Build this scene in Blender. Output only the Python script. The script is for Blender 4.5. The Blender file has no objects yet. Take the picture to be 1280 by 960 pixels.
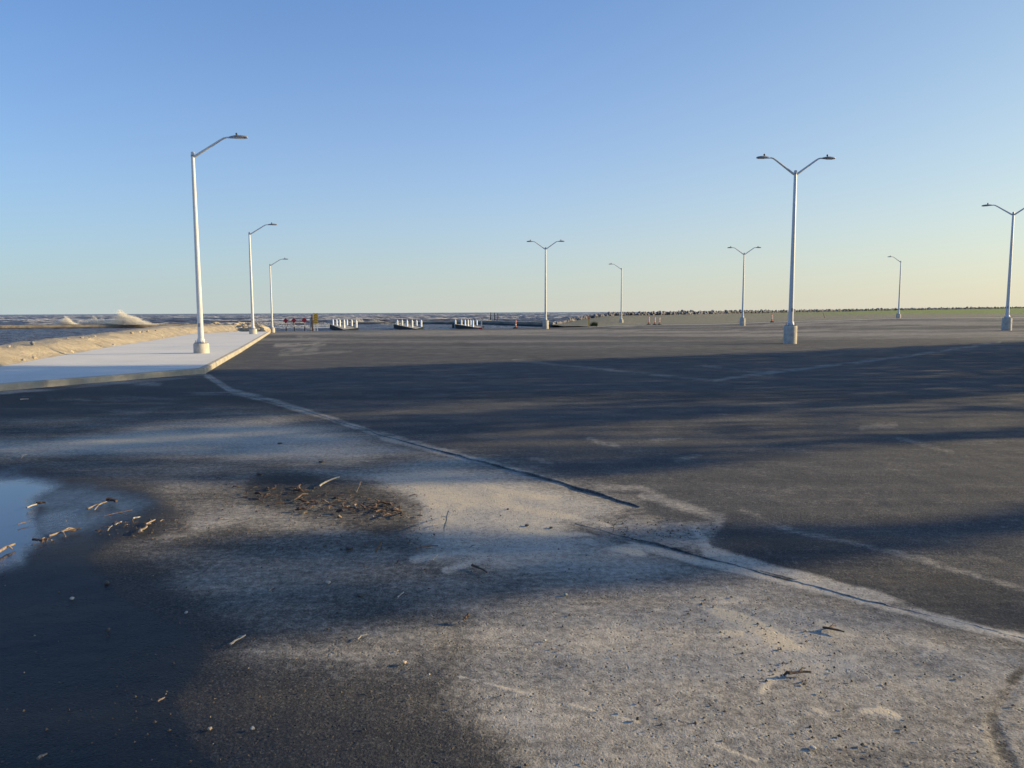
import bpy, bmesh, math, random
import numpy as np
from mathutils import Vector, Matrix, noise as mnoise

# ------------------------------------------------------------------ camera, sky, sun, exposure
S = bpy.context.scene
COL = S.collection
R = math.radians
EYE = 1.6
FPX, PW, PH = 924.0, 1280.0, 960.0          # focal length in photograph pixels
PITCH, ROLL = R(5.55), R(0.25)
_f = np.array([0, math.cos(PITCH), -math.sin(PITCH)])
_r0 = np.array([1.0, 0, 0]); _u0 = np.array([0, math.sin(PITCH), math.cos(PITCH)])
_r = _r0 * math.cos(ROLL) - _u0 * math.sin(ROLL)
_u = _u0 * math.cos(ROLL) + _r0 * math.sin(ROLL)
cd = bpy.data.cameras.new('camera'); cam = bpy.data.objects.new('camera', cd); COL.objects.link(cam)
cd.sensor_width = 36; cd.lens = 36 * FPX / PW; cd.clip_start = .05; cd.clip_end = 20000
cam.matrix_world = Matrix(((_r[0], _u[0], -_f[0], 0), (_r[1], _u[1], -_f[1], 0), (_r[2], _u[2], -_f[2], EYE), (0, 0, 0, 1)))
S.camera = cam

SUN_EL, SUN_AZ = R(16), R(82)                # azimuth clockwise from +Y
SUN = Vector((math.sin(SUN_AZ) * math.cos(SUN_EL), math.cos(SUN_AZ) * math.cos(SUN_EL), math.sin(SUN_EL)))
w = bpy.data.worlds.new("World"); S.world = w; w.use_nodes = True
nt = w.node_tree; bg = nt.nodes['Background']
sky = nt.nodes.new('ShaderNodeTexSky'); sky.sky_type = 'NISHITA'; sky.sun_disc = False
sky.sun_elevation = SUN_EL; sky.sun_rotation = SUN_AZ
sky.air_density = 1.0; sky.dust_density = 1.0; sky.ozone_density = 3.0
def wn(t, **k):
    n = nt.nodes.new(t)
    for a, b in k.items(): setattr(n, a, b)
    return n
def wmath(op, a, b=None):
    n = wn('ShaderNodeMath', operation=op)
    for i, x in enumerate((a, b)):
        if x is None: continue
        if isinstance(x, (int, float)): n.inputs[i].default_value = x
        else: nt.links.new(x, n.inputs[i])
    return n.outputs[0]
tc = wn('ShaderNodeTexCoord'); sp = wn('ShaderNodeSeparateXYZ'); nt.links.new(tc.outputs['Generated'], sp.inputs[0])
el = wmath('MAXIMUM', sp.outputs[2], 0.0)
hz = wmath('MULTIPLY', wmath('POWER', 2.718, wmath('MULTIPLY', el, -4.9)), 0.84)     # thick low air near the horizon
sunside = wmath('ADD', wmath('MULTIPLY', sp.outputs[0], 0.5), 0.5)                    # warmer towards the low sun
cr = wn('ShaderNodeValToRGB'); nt.links.new(sunside, cr.inputs[0])
cr.color_ramp.elements[0].color = (2.6, 3.1, 3.2, 1); cr.color_ramp.elements[0].position = .15
cr.color_ramp.elements[1].color = (4.05, 3.6, 2.7, 1); cr.color_ramp.elements[1].position = .85
gain = wn('ShaderNodeMix', data_type='RGBA', blend_type='MULTIPLY'); gain.inputs[0].default_value = 1
nt.links.new(sky.outputs[0], gain.inputs[6]); gr = wn('ShaderNodeValToRGB'); nt.links.new(sunside, gr.inputs[0]); gr.color_ramp.elements[0].color = (.40, .70, 1.04, 1); gr.color_ramp.elements[0].position = .2; gr.color_ramp.elements[1].color = (.62, .74, .77, 1); gr.color_ramp.elements[1].position = .8; me_ = gr.color_ramp.elements.new(.5); me_.color = (.50, .80, 1.12, 1); nt.links.new(gr.outputs[0], gain.inputs[7])
mx = wn('ShaderNodeMix', data_type='RGBA'); nt.links.new(hz, mx.inputs[0]); nt.links.new(gain.outputs[2], mx.inputs[6]); nt.links.new(cr.outputs[0], mx.inputs[7])
nt.links.new(mx.outputs[2], bg.inputs[0]); bg.inputs[1].default_value = .1
sd = bpy.data.lights.new('sun', 'SUN'); sd.energy = 3.55; sd.angle = R(.5); sd.color = (1, .77, .42)
so = bpy.data.objects.new('sun', sd); COL.objects.link(so); so.rotation_euler = SUN.to_track_quat('Z', 'Y').to_euler(); so.location = (60, 10, 40)
S.view_settings.view_transform = 'Standard'; S.view_settings.look = 'None'; S.view_settings.exposure = 1.06; S.view_settings.gamma = 1
S.render.engine = 'CYCLES'; S.cycles.max_bounces = 6; S.cycles.transparent_max_bounces = 8

random.seed(7); rng = np.random.default_rng(7)

# ------------------------------------------------------------------ survey helpers: bearings of the place taken from the camera
def sstep(a, b, x):
    t = np.clip((np.asarray(x, float) - a) / (b - a), 0, 1); return t * t * (3 - 2 * t)
def H(x, y):
    """height of the paved ground: it falls gently to the water on the left and rises to the right"""
    return -0.5 * sstep(58, 92, y) * sstep(2, 26, -np.asarray(x, float)) + 0.45 * sstep(14, 55, x) * sstep(30, 100, y)
def ray(u, v):
    u = np.asarray(u, float)[..., None]; v = np.asarray(v, float)[..., None]
    return _f * FPX + _r * (u - PW / 2) + _u * (PH / 2 - v)
def atz(u, v, z):
    d = ray(u, v); t = (z - EYE) / d[..., 2]
    return np.stack([d[..., 0] * t, d[..., 1] * t, np.broadcast_to(z, t.shape) + 0 * t], -1)
def atg(u, v, lift=0.0):
    z = np.zeros(np.broadcast(np.asarray(u), np.asarray(v)).shape)
    for _ in range(25):
        p = atz(u, v, z + lift); z = .5 * z + .5 * H(p[..., 0], p[..., 1])
    p[..., 2] = H(p[..., 0], p[..., 1]) + lift
    return p
def aty(u, v, Y):
    d = ray(u, v); t = Y / d[..., 1]; return np.stack([d[..., 0] * t, d[..., 1] * t, EYE + d[..., 2] * t], -1)
def chart(x, y, z=0.0):
    """bearing chart of a ground point"""
    x = np.asarray(x, float); y = np.asarray(y, float); dz = z - EYE
    a = x * _f[0] + y * _f[1] + dz * _f[2]; a = np.maximum(a, 1e-3)
    return (PW / 2 + FPX * (x * _r[0] + y * _r[1] + dz * _r[2]) / a, PH / 2 - FPX * (x * _u[0] + y * _u[1] + dz * _u[2]) / a)

def _h(ix, iy, s):
    n = (ix * 374761393 + iy * 668265263 + s * 144269504) & 0xffffffff
    n = ((n ^ (n >> 13)) * 1274126177) & 0xffffffff
    return ((n ^ (n >> 16)) & 0xffff) / 65535.0
def vnoise(x, y, s=0):
    x = np.asarray(x, float); y = np.asarray(y, float)
    ix = np.floor(x).astype(np.int64); iy = np.floor(y).astype(np.int64); fx = x - ix; fy = y - iy
    fx = fx * fx * (3 - 2 * fx); fy = fy * fy * (3 - 2 * fy)
    return (_h(ix, iy, s) * (1 - fx) + _h(ix + 1, iy, s) * fx) * (1 - fy) + (_h(ix, iy + 1, s) * (1 - fx) + _h(ix + 1, iy + 1, s) * fx) * fy
def fbm(x, y, o=4, s=0):
    r = 0; a = .5; t = 0
    for k in range(o):
        r = r + a * vnoise(np.asarray(x) * 2 ** k + 17.3 * k, np.asarray(y) * 2 ** k - 9.1 * k, s + k); t += a; a *= .5
    return r / t
def pdist(u, v, pts, w=None):
    best = np.full(u.shape, 1e9)
    for i in range(len(pts) - 1):
        (ax, ay), (bx, by) = pts[i][:2], pts[i + 1][:2]
        dx, dy = bx - ax, by - ay; L = dx * dx + dy * dy + 1e-9
        t = np.clip(((u - ax) * dx + (v - ay) * dy) / L, 0, 1)
        d = np.hypot(u - ax - t * dx, v - ay - t * dy)
        if w is not None: d = d - (w[i] + (w[i + 1] - w[i]) * t)
        best = np.minimum(best, d)
    return best
def inside(u, v, P):
    c = np.zeros(u.shape, bool); n = len(P)
    for i in range(n):
        x1, y1 = P[i]; x2, y2 = P[(i + 1) % n]
        if y1 == y2: continue
        m = ((y1 > v) != (y2 > v)) & (u < (x2 - x1) * (v - y1) / (y2 - y1) + x1); c ^= m
    return c
def poly(u, v, P, soft):
    d = pdist(u, v, list(P) + [P[0]]); d = np.where(inside(u, v, P), d, -d)
    return sstep(-soft, soft, d)
def stroke(u, v, pts, w, soft):
    if isinstance(w, (int, float)): w = [w] * len(pts)
    return 1 - sstep(0, soft, pdist(u, v, pts, w))

# ------------------------------------------------------------------ object helpers
def obj(name, me, mat=None, parent=None, label=None, cat=None, group=None, kind=None, loc=None):
    o = bpy.data.objects.new(name, me); COL.objects.link(o)
    if mat is not None and me is not None and not me.materials: me.materials.append(mat)
    if parent is not None: o.parent = parent
    if label: o['label'] = label
    if cat: o['category'] = cat
    if group: o['group'] = group
    if kind: o['kind'] = kind
    if loc is not None: o.location = loc
    return o
def mesh_from(name, V, F, smooth=False):
    me = bpy.data.meshes.new(name); me.from_pydata([tuple(map(float, v)) for v in V], [], [tuple(map(int, f)) for f in F])
    if smooth: me.polygons.foreach_set('use_smooth', [True] * len(me.polygons))
    me.update(); return me
def grid_mesh(name, P, attrs=None, smooth=True):
    """P: rows x cols x 3"""
    r, c = P.shape[:2]
    me = bpy.data.meshes.new(name)
    me.vertices.add(r * c); me.vertices.foreach_set('co', P.reshape(-1).astype(np.float32))
    i = np.arange(r * c).reshape(r, c)
    q = np.stack([i[:-1, :-1], i[:-1, 1:], i[1:, 1:], i[1:, :-1]], -1).reshape(-1, 4)
    a, b, d = P[0, 0], P[0, -1], P[-1, 0]
    if np.cross(b - a, d - a)[2] < 0: q = q[:, ::-1]
    n = len(q); me.loops.add(n * 4); me.loops.foreach_set('vertex_index', q.reshape(-1).astype(np.int32))
    me.polygons.add(n); me.polygons.foreach_set('loop_start', np.arange(0, n * 4, 4, dtype=np.int32))
    me.polygons.foreach_set('loop_total', np.full(n, 4, np.int32)); me.polygons.foreach_set('use_smooth', np.full(n, smooth))
    me.update(calc_edges=True)
    for k, a in (attrs or {}).items():
        at = me.attributes.new(k, 'FLOAT', 'POINT'); at.data.foreach_set('value', np.asarray(a, np.float32).reshape(-1))
    return me
class MB:
    def __init__(s): s.V = []; s.F = []
    def add(s, V, F): n = len(s.V); s.V += [tuple(v) for v in V]; s.F += [tuple(i + n for i in f) for f in F]; return s
    def box(s, c, d, rz=0, bevel=0):
        cx, cy, cz = c; x, y, z = d[0] / 2, d[1] / 2, d[2] / 2; ca, sa = math.cos(rz), math.sin(rz)
        b = min(bevel, x, y, z)
        V = []
        if b <= 0:
            for k in (-z, z):
                for i, j in ((-x, -y), (x, -y), (x, y), (-x, y)): V.append((cx + i * ca - j * sa, cy + i * sa + j * ca, cz + k))
            return s.add(V, [(3, 2, 1, 0), (4, 5, 6, 7), (0, 1, 5, 4), (1, 2, 6, 5), (2, 3, 7, 6), (3, 0, 4, 7)])
        rings = []
        for k, ins in ((-z, b), (-z + b, 0), (z - b, 0), (z, b)):
            ring = [(-x + ins + (b if ins == 0 else 0), -y + ins), (x - ins - (b if ins == 0 else 0), -y + ins), (x - ins, -y + ins + (b if ins == 0 else 0)), (x - ins, y - ins - (b if ins == 0 else 0)),
                    (x - ins - (b if ins == 0 else 0), y - ins), (-x + ins + (b if ins == 0 else 0), y - ins), (-x + ins, y - ins - (b if ins == 0 else 0)), (-x + ins, -y + ins + (b if ins == 0 else 0))]
            rings.append([(cx + i * ca - j * sa, cy + i * sa + j * ca, cz + k) for i, j in ring])
        n0 = sum(rings, []); F = []
        for k in range(3):
            for i in range(8): F.append((k * 8 + i, k * 8 + (i + 1) % 8, (k + 1) * 8 + (i + 1) % 8, (k + 1) * 8 + i))
        F.append(tuple(range(7, -1, -1))); F.append(tuple(range(24, 32)))
        return s.add(n0, F)
    def tube(s, pts, rad, n=12, cap=True, flat=1.0):
        pts = [Vector(p) for p in pts]
        if isinstance(rad, (int, float)): rad = [rad] * len(pts)
        V = []; F = []; up = None
        for i, p in enumerate(pts):
            d = (pts[min(i + 1, len(pts) - 1)] - pts[max(i - 1, 0)]).normalized()
            if up is None: up = Vector((0, 0, 1)) if abs(d.z) < .9 else Vector((0, 1, 0))
            a = d.cross(up).normalized(); b = a.cross(d).normalized()
            for k in range(n):
                t = 2 * math.pi * k / n; V.append(tuple(p + (a * math.cos(t) + b * math.sin(t) * flat) * rad[i]))
        for i in range(len(pts) - 1):
            for k in range(n): F.append((i * n + k, i * n + (k + 1) % n, (i + 1) * n + (k + 1) % n, (i + 1) * n + k))
        if cap: F.append(tuple(range(n - 1, -1, -1))); F.append(tuple((len(pts) - 1) * n + k for k in range(n)))
        return s.add(V, F)
    def lathe(s, prof, n=20, c=(0, 0, 0)):
        V = []; F = []
        for (r, z) in prof:
            for k in range(n): t = 2 * math.pi * k / n; V.append((c[0] + r * math.cos(t), c[1] + r * math.sin(t), c[2] + z))
        for i in range(len(prof) - 1):
            for k in range(n): F.append((i * n + k, i * n + (k + 1) % n, (i + 1) * n + (k + 1) % n, (i + 1) * n + k))
        F.append(tuple(range(n - 1, -1, -1))); F.append(tuple((len(prof) - 1) * n + k for k in range(n)))
        return s.add(V, F)
    def build(s, name, mat, parent=None, smooth=False, **k):
        me = mesh_from(name, s.V, s.F, smooth)
        if smooth:
            try: me.set_sharp_from_angle(angle=R(40))
            except Exception: pass
        return obj(name, me, mat, parent, **k)
def empty(name, loc, label, cat, group=None, rz=0):
    o = obj(name, None, None, None, label, cat, group, None, loc); o.rotation_euler.z = rz; o.empty_display_size = .2
    return o
def dup(o, parent=None):
    c = o.copy(); COL.objects.link(c); c.parent = parent
    for ch in [q for q in o.children]: dup(ch, c)
    return c

# ------------------------------------------------------------------ materials
class N:
    def __init__(s, name):
        s.m = bpy.data.materials.new(name); s.m.use_nodes = True; s.t = s.m.node_tree
        s.p = s.t.nodes['Principled BSDF']; s.out = s.t.nodes['Material Output']
        s.geo = s.t.nodes.new('ShaderNodeNewGeometry'); s.pos = s.geo.outputs['Position']
    def put(s, sock, v):
        if isinstance(v, bpy.types.NodeSocket): s.t.links.new(v, sock)
        else: sock.default_value = v
    def attr(s, n): a = s.t.nodes.new('ShaderNodeAttribute'); a.attribute_name = n; return a.outputs['Fac']
    def math(s, op, a, b=0.0, c=0.0, clamp=False):
        n = s.t.nodes.new('ShaderNodeMath'); n.operation = op; n.use_clamp = clamp
        s.put(n.inputs[0], a); s.put(n.inputs[1], b); s.put(n.inputs[2], c); return n.outputs[0]
    def noise(s, scale, detail=4, rough=.55, vec=None, dist=0):
        n = s.t.nodes.new('ShaderNodeTexNoise'); n.inputs['Scale'].default_value = scale; n.inputs['Detail'].default_value = detail
        n.inputs['Roughness'].default_value = rough; n.inputs['Distortion'].default_value = dist
        s.t.links.new(vec or s.pos, n.inputs['Vector']); return n.outputs['Fac']
    def voro(s, scale, out='Distance', vec=None, rnd=1):
        n = s.t.nodes.new('ShaderNodeTexVoronoi'); n.inputs['Scale'].default_value = scale; n.inputs['Randomness'].default_value = rnd
        s.t.links.new(vec or s.pos, n.inputs['Vector']); return n.outputs[out]
    def map(s, v, a, b, c=0.0, d=1.0, smooth=True):
        n = s.t.nodes.new('ShaderNodeMapRange'); n.interpolation_type = 'SMOOTHSTEP' if smooth else 'LINEAR'
        s.put(n.inputs[0], v); 
        for i, x in enumerate((a, b, c, d)): s.put(n.inputs[i + 1], x)
        return n.outputs[0]
    def mix(s, f, a, b, mode='MIX'):
        n = s.t.nodes.new('ShaderNodeMix'); n.data_type = 'RGBA'; n.blend_type = mode
        s.put(n.inputs[0], f)
        for i, x in ((6, a), (7, b)):
            if isinstance(x, (int, float)): x = (x, x, x)
            if isinstance(x, tuple) and len(x) == 3: x = x + (1,)
            s.put(n.inputs[i], x)
        return n.outputs[2]
    def scale(s, v):
        n = s.t.nodes.new('ShaderNodeMapping'); n.inputs['Scale'].default_value = v; s.t.links.new(s.pos, n.inputs[0]); return n.outputs[0]
    def bump(s, h, dist, strength=1.0):
        n = s.t.nodes.new('ShaderNodeBump'); n.inputs['Distance'].default_value = dist; s.put(n.inputs['Strength'], strength); s.t.links.new(h, n.inputs['Height'])
        s.t.links.new(n.outputs[0], s.p.inputs['Normal']); return n
    def set(s, **k):
        for a, b in k.items():
            i = s.p.inputs[{'color': 'Base Color', 'rough': 'Roughness', 'metal': 'Metallic', 'spec': 'Specular IOR Level', 'ior': 'IOR'}[a]]
            if isinstance(b, tuple) and len(b) == 3: b = b + (1,)
            s.put(i, b)
        return s
def simple(name, col, rough=.7, var=.25, scale=8, metal=0, bump=0.0, bscale=30, spec=.5, dirt=None):
    n = N(name); f = n.noise(scale, 5)
    c = n.mix(n.map(f, .3, .7), tuple(x * (1 - var) for x in col), tuple(min(1, x * (1 + var)) for x in col))
    if dirt: c = n.mix(n.map(n.noise(scale * .6, 7, .7), .55, .75), c, dirt)
    n.set(color=c, rough=rough, metal=metal, spec=spec)
    if bump: n.bump(n.noise(bscale, 5), bump)
    return n.m

def asphalt_material(name, fresh):
    n = N(name)
    big = n.noise(.16, 6, .6); mid = n.noise(1.7, 8, .62); fine = n.noise(22, 6, .65); grit = n.noise(95, 3, .7)
    vo = n.voro(75); vcol = n.t.nodes.new('ShaderNodeTexVoronoi'); vcol.inputs['Scale'].default_value = 110; n.t.links.new(n.pos, vcol.inputs['Vector'])
    stonev = n.t.nodes.new('ShaderNodeSeparateColor'); n.t.links.new(vcol.outputs['Color'], stonev.inputs[0])
    dust_and_sheen, wet, dark, pool = (n.attr(a) for a in ('dust_and_sheen', 'wet', 'dark', 'pool'))
    # bare binder and stone
    base = n.mix(n.map(mid, .25, .75), (.063, .068, .077) if fresh else (.060, .057, .053), (.098, .101, .108) if fresh else (.094, .088, .080))
    base = n.mix(n.map(big, .3, .7, 0, .5), base, (.108, .110, .116))
    base = n.mix(n.map(stonev.outputs[0], .80, .98, 0, .55), base, (.20, .19, .17))
    base = n.mix(n.map(vo, .30, .62, 0, .6), base, (.022, .022, .024))
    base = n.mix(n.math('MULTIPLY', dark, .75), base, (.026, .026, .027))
    # wind-blown sand lying in the texture, with the far sheen painted in
    st = n.noise(1.0, 6, .6, vec=n.scale((.35, 2.2, 1)))
    d = n.math('ADD', dust_and_sheen, n.math('MULTIPLY', n.math('SUBTRACT', mid, .5), .45))
    d = n.math('ADD', d, n.math('MULTIPLY', n.math('SUBTRACT', fine, .5), .75))
    d = n.math('ADD', d, n.math('MULTIPLY', n.math('SUBTRACT', grit, .5), .55))
    st2 = n.noise(1.0, 7, .65, vec=n.scale((1.6, 9, 1)), dist=.6)
    d = n.math('ADD', d, n.math('MULTIPLY', n.math('SUBTRACT', st, .5), .4)); d = n.math('ADD', d, n.math('MULTIPLY', n.math('SUBTRACT', st2, .5), .38))
    d = n.math('MULTIPLY', n.map(d, .12, .95), n.map(dust_and_sheen, .0, .12))
    sand = n.mix(n.map(fine, .3, .7), (.385, .35, .30), (.51, .465, .395))
    sand = n.mix(n.map(n.math('ADD', dust_and_sheen, n.math('MULTIPLY', n.math('SUBTRACT', mid, .5), .3)), .82, 1.05, 0, .8), sand, (.58, .49, .35))
    sand = n.mix(n.map(big, .4, .6, 0, .35), sand, (.33, .33, .33))
    sand = n.mix(n.map(stonev.outputs[1], .86, .99, 0, .6), sand, (.12, .11, .10))
    c = n.mix(d, base, sand)
    # occasional crumbs of sand and grit on clean surface
    sp = n.map(n.voro(9, 'Distance'), .045, .02, 0, .55); c = n.mix(n.math('MULTIPLY', sp, n.map(mid, .45, .6)), c, (.35, .33, .30))
    spk = n.math('MULTIPLY', n.map(n.voro(34), .26, .08), n.map(n.noise(11, 4, .7), .46, .62)); c = n.mix(n.math('MULTIPLY', spk, .7), c, (.04, .04, .04))
    brt = n.math('MULTIPLY', n.math('MULTIPLY', n.map(n.voro(41), .16, .06), n.map(n.noise(5, 4, .7), .48, .62)), n.map(dust_and_sheen, .1, .4)); c = n.mix(n.math('MULTIPLY', brt, .6), c, (.50, .47, .42))
    wv = n.map(n.math('ADD', wet, n.math('MULTIPLY', n.math('SUBTRACT', mid, .5), .5)), .15, .75)
    c = n.mix(n.math('MULTIPLY', wv, .85), c, (.007, .010, .016))
    pv = n.map(n.math('ADD', pool, n.math('ADD', n.math('MULTIPLY', n.math('SUBTRACT', mid, .5), .5), n.math('MULTIPLY', n.math('SUBTRACT', fine, .5), .35))), .16, .88)
    c = n.mix(n.math('MULTIPLY', pv, .85), c, (.032, .050, .085))  # blue tint puts part of the sky reflection into the puddle colour
    r = n.math('SUBTRACT', .93, n.math('MULTIPLY', wv, .38)); r = n.mix(pv, r, .045)
    n.set(color=c, rough=r, spec=n.map(pv, 0, 1, .22, .7))
    pit = n.math('MULTIPLY', n.map(n.voro(34), .30, .10), n.map(n.noise(11, 4, .7), .45, .62)); peb = n.math('MULTIPLY', n.map(n.voro(52), .24, .10), n.map(n.noise(7, 4, .7), .50, .66))
    h = n.math('ADD', n.math('MULTIPLY', pit, -.7), n.math('MULTIPLY', peb, .6)); h = n.math('ADD', h, n.math('MULTIPLY', grit, .55)); h = n.math('ADD', h, n.math('MULTIPLY', fine, .5))
    h = n.math('ADD', h, n.math('MULTIPLY', mid, 1.5))
    n.bump(h, .009, n.math('MULTIPLY', n.math('SUBTRACT', 1.0, n.math('MULTIPLY', pv, .985)), n.math('SUBTRACT', 1.0, n.math('MULTIPLY', d, .35))))
    return n.m
M_old = asphalt_material('sanded_asphalt', False); M_new = asphalt_material('new_asphalt', True)

n = N('concrete'); f1 = n.noise(.5, 7, .6); f2 = n.noise(14, 6, .7)
c = n.mix(n.map(f1, .3, .7), (.635, .62, .575), (.71, .69, .64)); c = n.mix(n.map(f2, .35, .7, 0, .3), c, (.50, .50, .48)); c = n.mix(n.map(n.noise(.9, 9, .75), .56, .72, 0, .28), c, (.42, .38, .31)); c = n.mix(n.map(n.noise(1.0, 6, .6, vec=n.scale((.25, 2.4, 1))), .52, .68, 0, .16), c, (.40, .39, .38)); n.set(color=c, rough=.85); n.bump(f2, .004)
M_conc = n.m
n = N('joint_grit'); n.set(color=(.16, .15, .13), rough=.95); M_joint = n.m
n = N('kerb_concrete'); f1 = n.noise(3, 7, .65); c = n.mix(n.map(f1, .3, .7), (.32, .295, .25), (.44, .40, .33)); n.set(color=c, rough=.9); n.bump(n.noise(30, 5), .006); M_kerb = n.m
n = N('beach_sand'); f1 = n.noise(1.8, 9, .72); f2 = n.noise(18, 5, .7)
c = n.mix(n.map(f1, .3, .7), (.36, .30, .21), (.54, .46, .34)); c = n.mix(n.map(f2, .55, .75, 0, .5), c, (.25, .2, .14)); c = n.mix(n.attr('grey'), c, (.30, .28, .25)); n.set(color=c, rough=.95)
n.bump(n.math('ADD', n.math('MULTIPLY', f1, 3), f2), .05); M_sand = n.m
M_rock_tan = simple('tan_boulder', (.42, .35, .25), .9, .35, 3, bump=.04, bscale=9)
M_rock_grey = simple('grey_riprap', (.17, .165, .17), .9, .6, .8, bump=.05, bscale=6)
M_rock_pale = simple('pale_riprap', (.36, .33, .29), .9, .3, .8, bump=.05, bscale=6)
M_steel = simple('painted_white_steel', (.56, .57, .59), .42, .06, 6, spec=.5)
M_galv = simple('grey_lamp_metal', (.26, .27, .29), .5, .12, 10, metal=.3)
M_lens = simple('lamp_lens', (.5, .52, .54), .3, .05, 10)
M_dkmetal = simple('dark_metal', (.05, .05, .055), .5, .2, 10)
M_pier = simple('cast_concrete_base', (.46, .43, .38), .88, .18, 4, bump=.006, bscale=25, dirt=(.25, .23, .20))
M_pile = simple('white_pile_sleeve', (.82, .83, .83), .45, .06, 3)
M_dock_side = simple('dark_dock_fascia', (.007, .012, .018), .8, .5, 1.5, spec=.2)
M_dock_top = simple('dock_decking', (.33, .30, .25), .85, .25, 3)
M_red = simple('red_reflective', (.42, .012, .03), .45, .15, 12)
M_yel = simple('yellow_reflective', (.60, .40, .06), .5, .15, 12)
M_blk = simple('black_rubber', (.018, .018, .018), .7, .3, 10)
M_orange = simple('orange_plastic', (.62, .13, .05), .5, .15, 10)
M_whiteband = simple('white_band', (.72, .70, .68), .5, .08, 10)
M_postgrey = simple('galvanised_post', (.40, .39, .38), .5, .15, 10)
M_wood = simple('dry_driftwood', (.27, .205, .15), .85, .4, 40, bump=.003, bscale=160)
M_woodpale = simple('bleached_stick', (.38, .34, .29), .8, .25, 40, bump=.002, bscale=160)
M_bark = simple('dark_wet_bark', (.055, .033, .024), .75, .6, 60, bump=.004, bscale=120)
M_brownstick = simple('brown_twig', (.16, .10, .065), .85, .5, 60, bump=.003, bscale=120)
M_stone_tan = simple('tan_pebble', (.42, .32, .22), .8, .25, 30)
M_stone_pale = simple('pale_pebble', (.34, .33, .31), .8, .2, 30)
M_stone_dark = simple('dark_pebble', (.07, .065, .06), .8, .3, 30)
M_leafy = simple('tree_leaf', (.06, .085, .03), .7, .4, 2); M_trunk = simple('tree_bark', (.11, .08, .055), .9, .3, 6, bump=.02, bscale=14)
n = N('grass_bank'); f1 = n.noise(.25, 8, .65); f2 = n.noise(2.5, 6, .7)
g = n.mix(n.map(f2, .3, .7), (.10, .15, .035), (.20, .26, .07)); dry = n.mix(n.map(f2, .3, .7), (.14, .135, .095), (.22, .21, .155))
gg = n.math('ADD', n.attr('green'), n.math('MULTIPLY', n.math('SUBTRACT', f1, .5), .9)); c = n.mix(n.map(gg, .25, .8), dry, g)
c = n.mix(n.attr('pale'), c, (.36, .35, .33)); c = n.mix(n.attr('dark'), c, (.05, .05, .05)); n.set(color=c, rough=.95); n.bump(f2, .15); M_grass = n.m
n = N('lake_water'); f1 = n.noise(.5, 6, .65, vec=n.scale((.5, 1.2, 1))); f2 = n.noise(3.0, 5, .6, vec=n.scale((.6, 1.3, 1)))
foam = n.attr('foam'); fm = n.map(n.math('ADD', foam, n.math('MULTIPLY', n.math('SUBTRACT', n.noise(.8, 6, .7), .5), 1.1)), .5, .9)
c = n.mix(n.map(f1, .35, .65), (.028, .025, .028), (.13, .118, .112)); c = n.mix(fm, c, (.62, .60, .57)); n.set(color=c, rough=n.mix(fm, .30, .8), ior=1.33)
n.bump(n.math('ADD', n.math('MULTIPLY', f1, 2.0), f2), .5, 1.0); M_water = n.m
n = N('rubble_wall'); f1 = n.noise(.4, 7, .7); c = n.mix(n.map(f1, .3, .7), (.13, .11, .085), (.30, .25, .18)); c = n.mix(n.map(n.geo.outputs['Position'] and n.attr('wetline'), 0, 1), c, (.03, .03, .035)); n.set(color=c, rough=.9); n.bump(n.noise(2, 6), .15); M_break = n.m
n = N('spray'); n.set(color=(.96, .91, .80), rough=.9)
tr = n.t.nodes.new('ShaderNodeBsdfTranslucent'); tr.inputs[0].default_value = (.97, .97, .97, 1); ms = n.t.nodes.new('ShaderNodeMixShader'); ms.inputs[0].default_value = .45
n.t.links.new(n.p.outputs[0], ms.inputs[1]); n.t.links.new(tr.outputs[0], ms.inputs[2]); n.t.links.new(ms.outputs[0], n.out.inputs[0]); M_spray = n.m

# ------------------------------------------------------------------ parking lot
VFAR = [(300, 415), (345, 414.4), (470, 413), (600, 411.3), (680, 410), (740, 408.7), (800, 406.6), (900, 405.5), (960, 403.5), (1040, 401), (1130, 398.3), (1280, 397.3), (1600, 396), (2100, 395)]
def vfar(u): return np.interp(u, [p[0] for p in VFAR], [p[1] for p in VFAR])
SEAM_V = [467, 480, 492, 512, 545, 575, 602, 620, 635, 642, 648, 655, 662, 668, 690, 712, 760, 800, 860, 960, 1130]
SEAM_U = [258, 272, 298, 375, 480, 588, 690, 752, 800, 780, 745, 718, 745, 768, 852, 935, 1120, 1285, 1500, 1850, 2450]
KL_V = [414.2, 417, 425, 440, 453, 467]; KL_U = [343, 337, 325, 302, 280, 257]      # kerb on the lot's left edge
KN_V = [467, 489, 511, 549]; KN_U = [257, 0, -255, -700]
v_rows = np.concatenate([np.arange(414.6, 470, 1.0), np.arange(470, 1120, 1.7)])
def edge_u(v):
    return np.where(v < 467, np.interp(v, KL_V, KL_U), np.interp(v, SEAM_V, SEAM_U) + (fbm(v * .16, 0 * v, 5, 5) - .5) * sstep(480, 560, v) * (12 + 14 * sstep(680, 800, v)))

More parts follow.
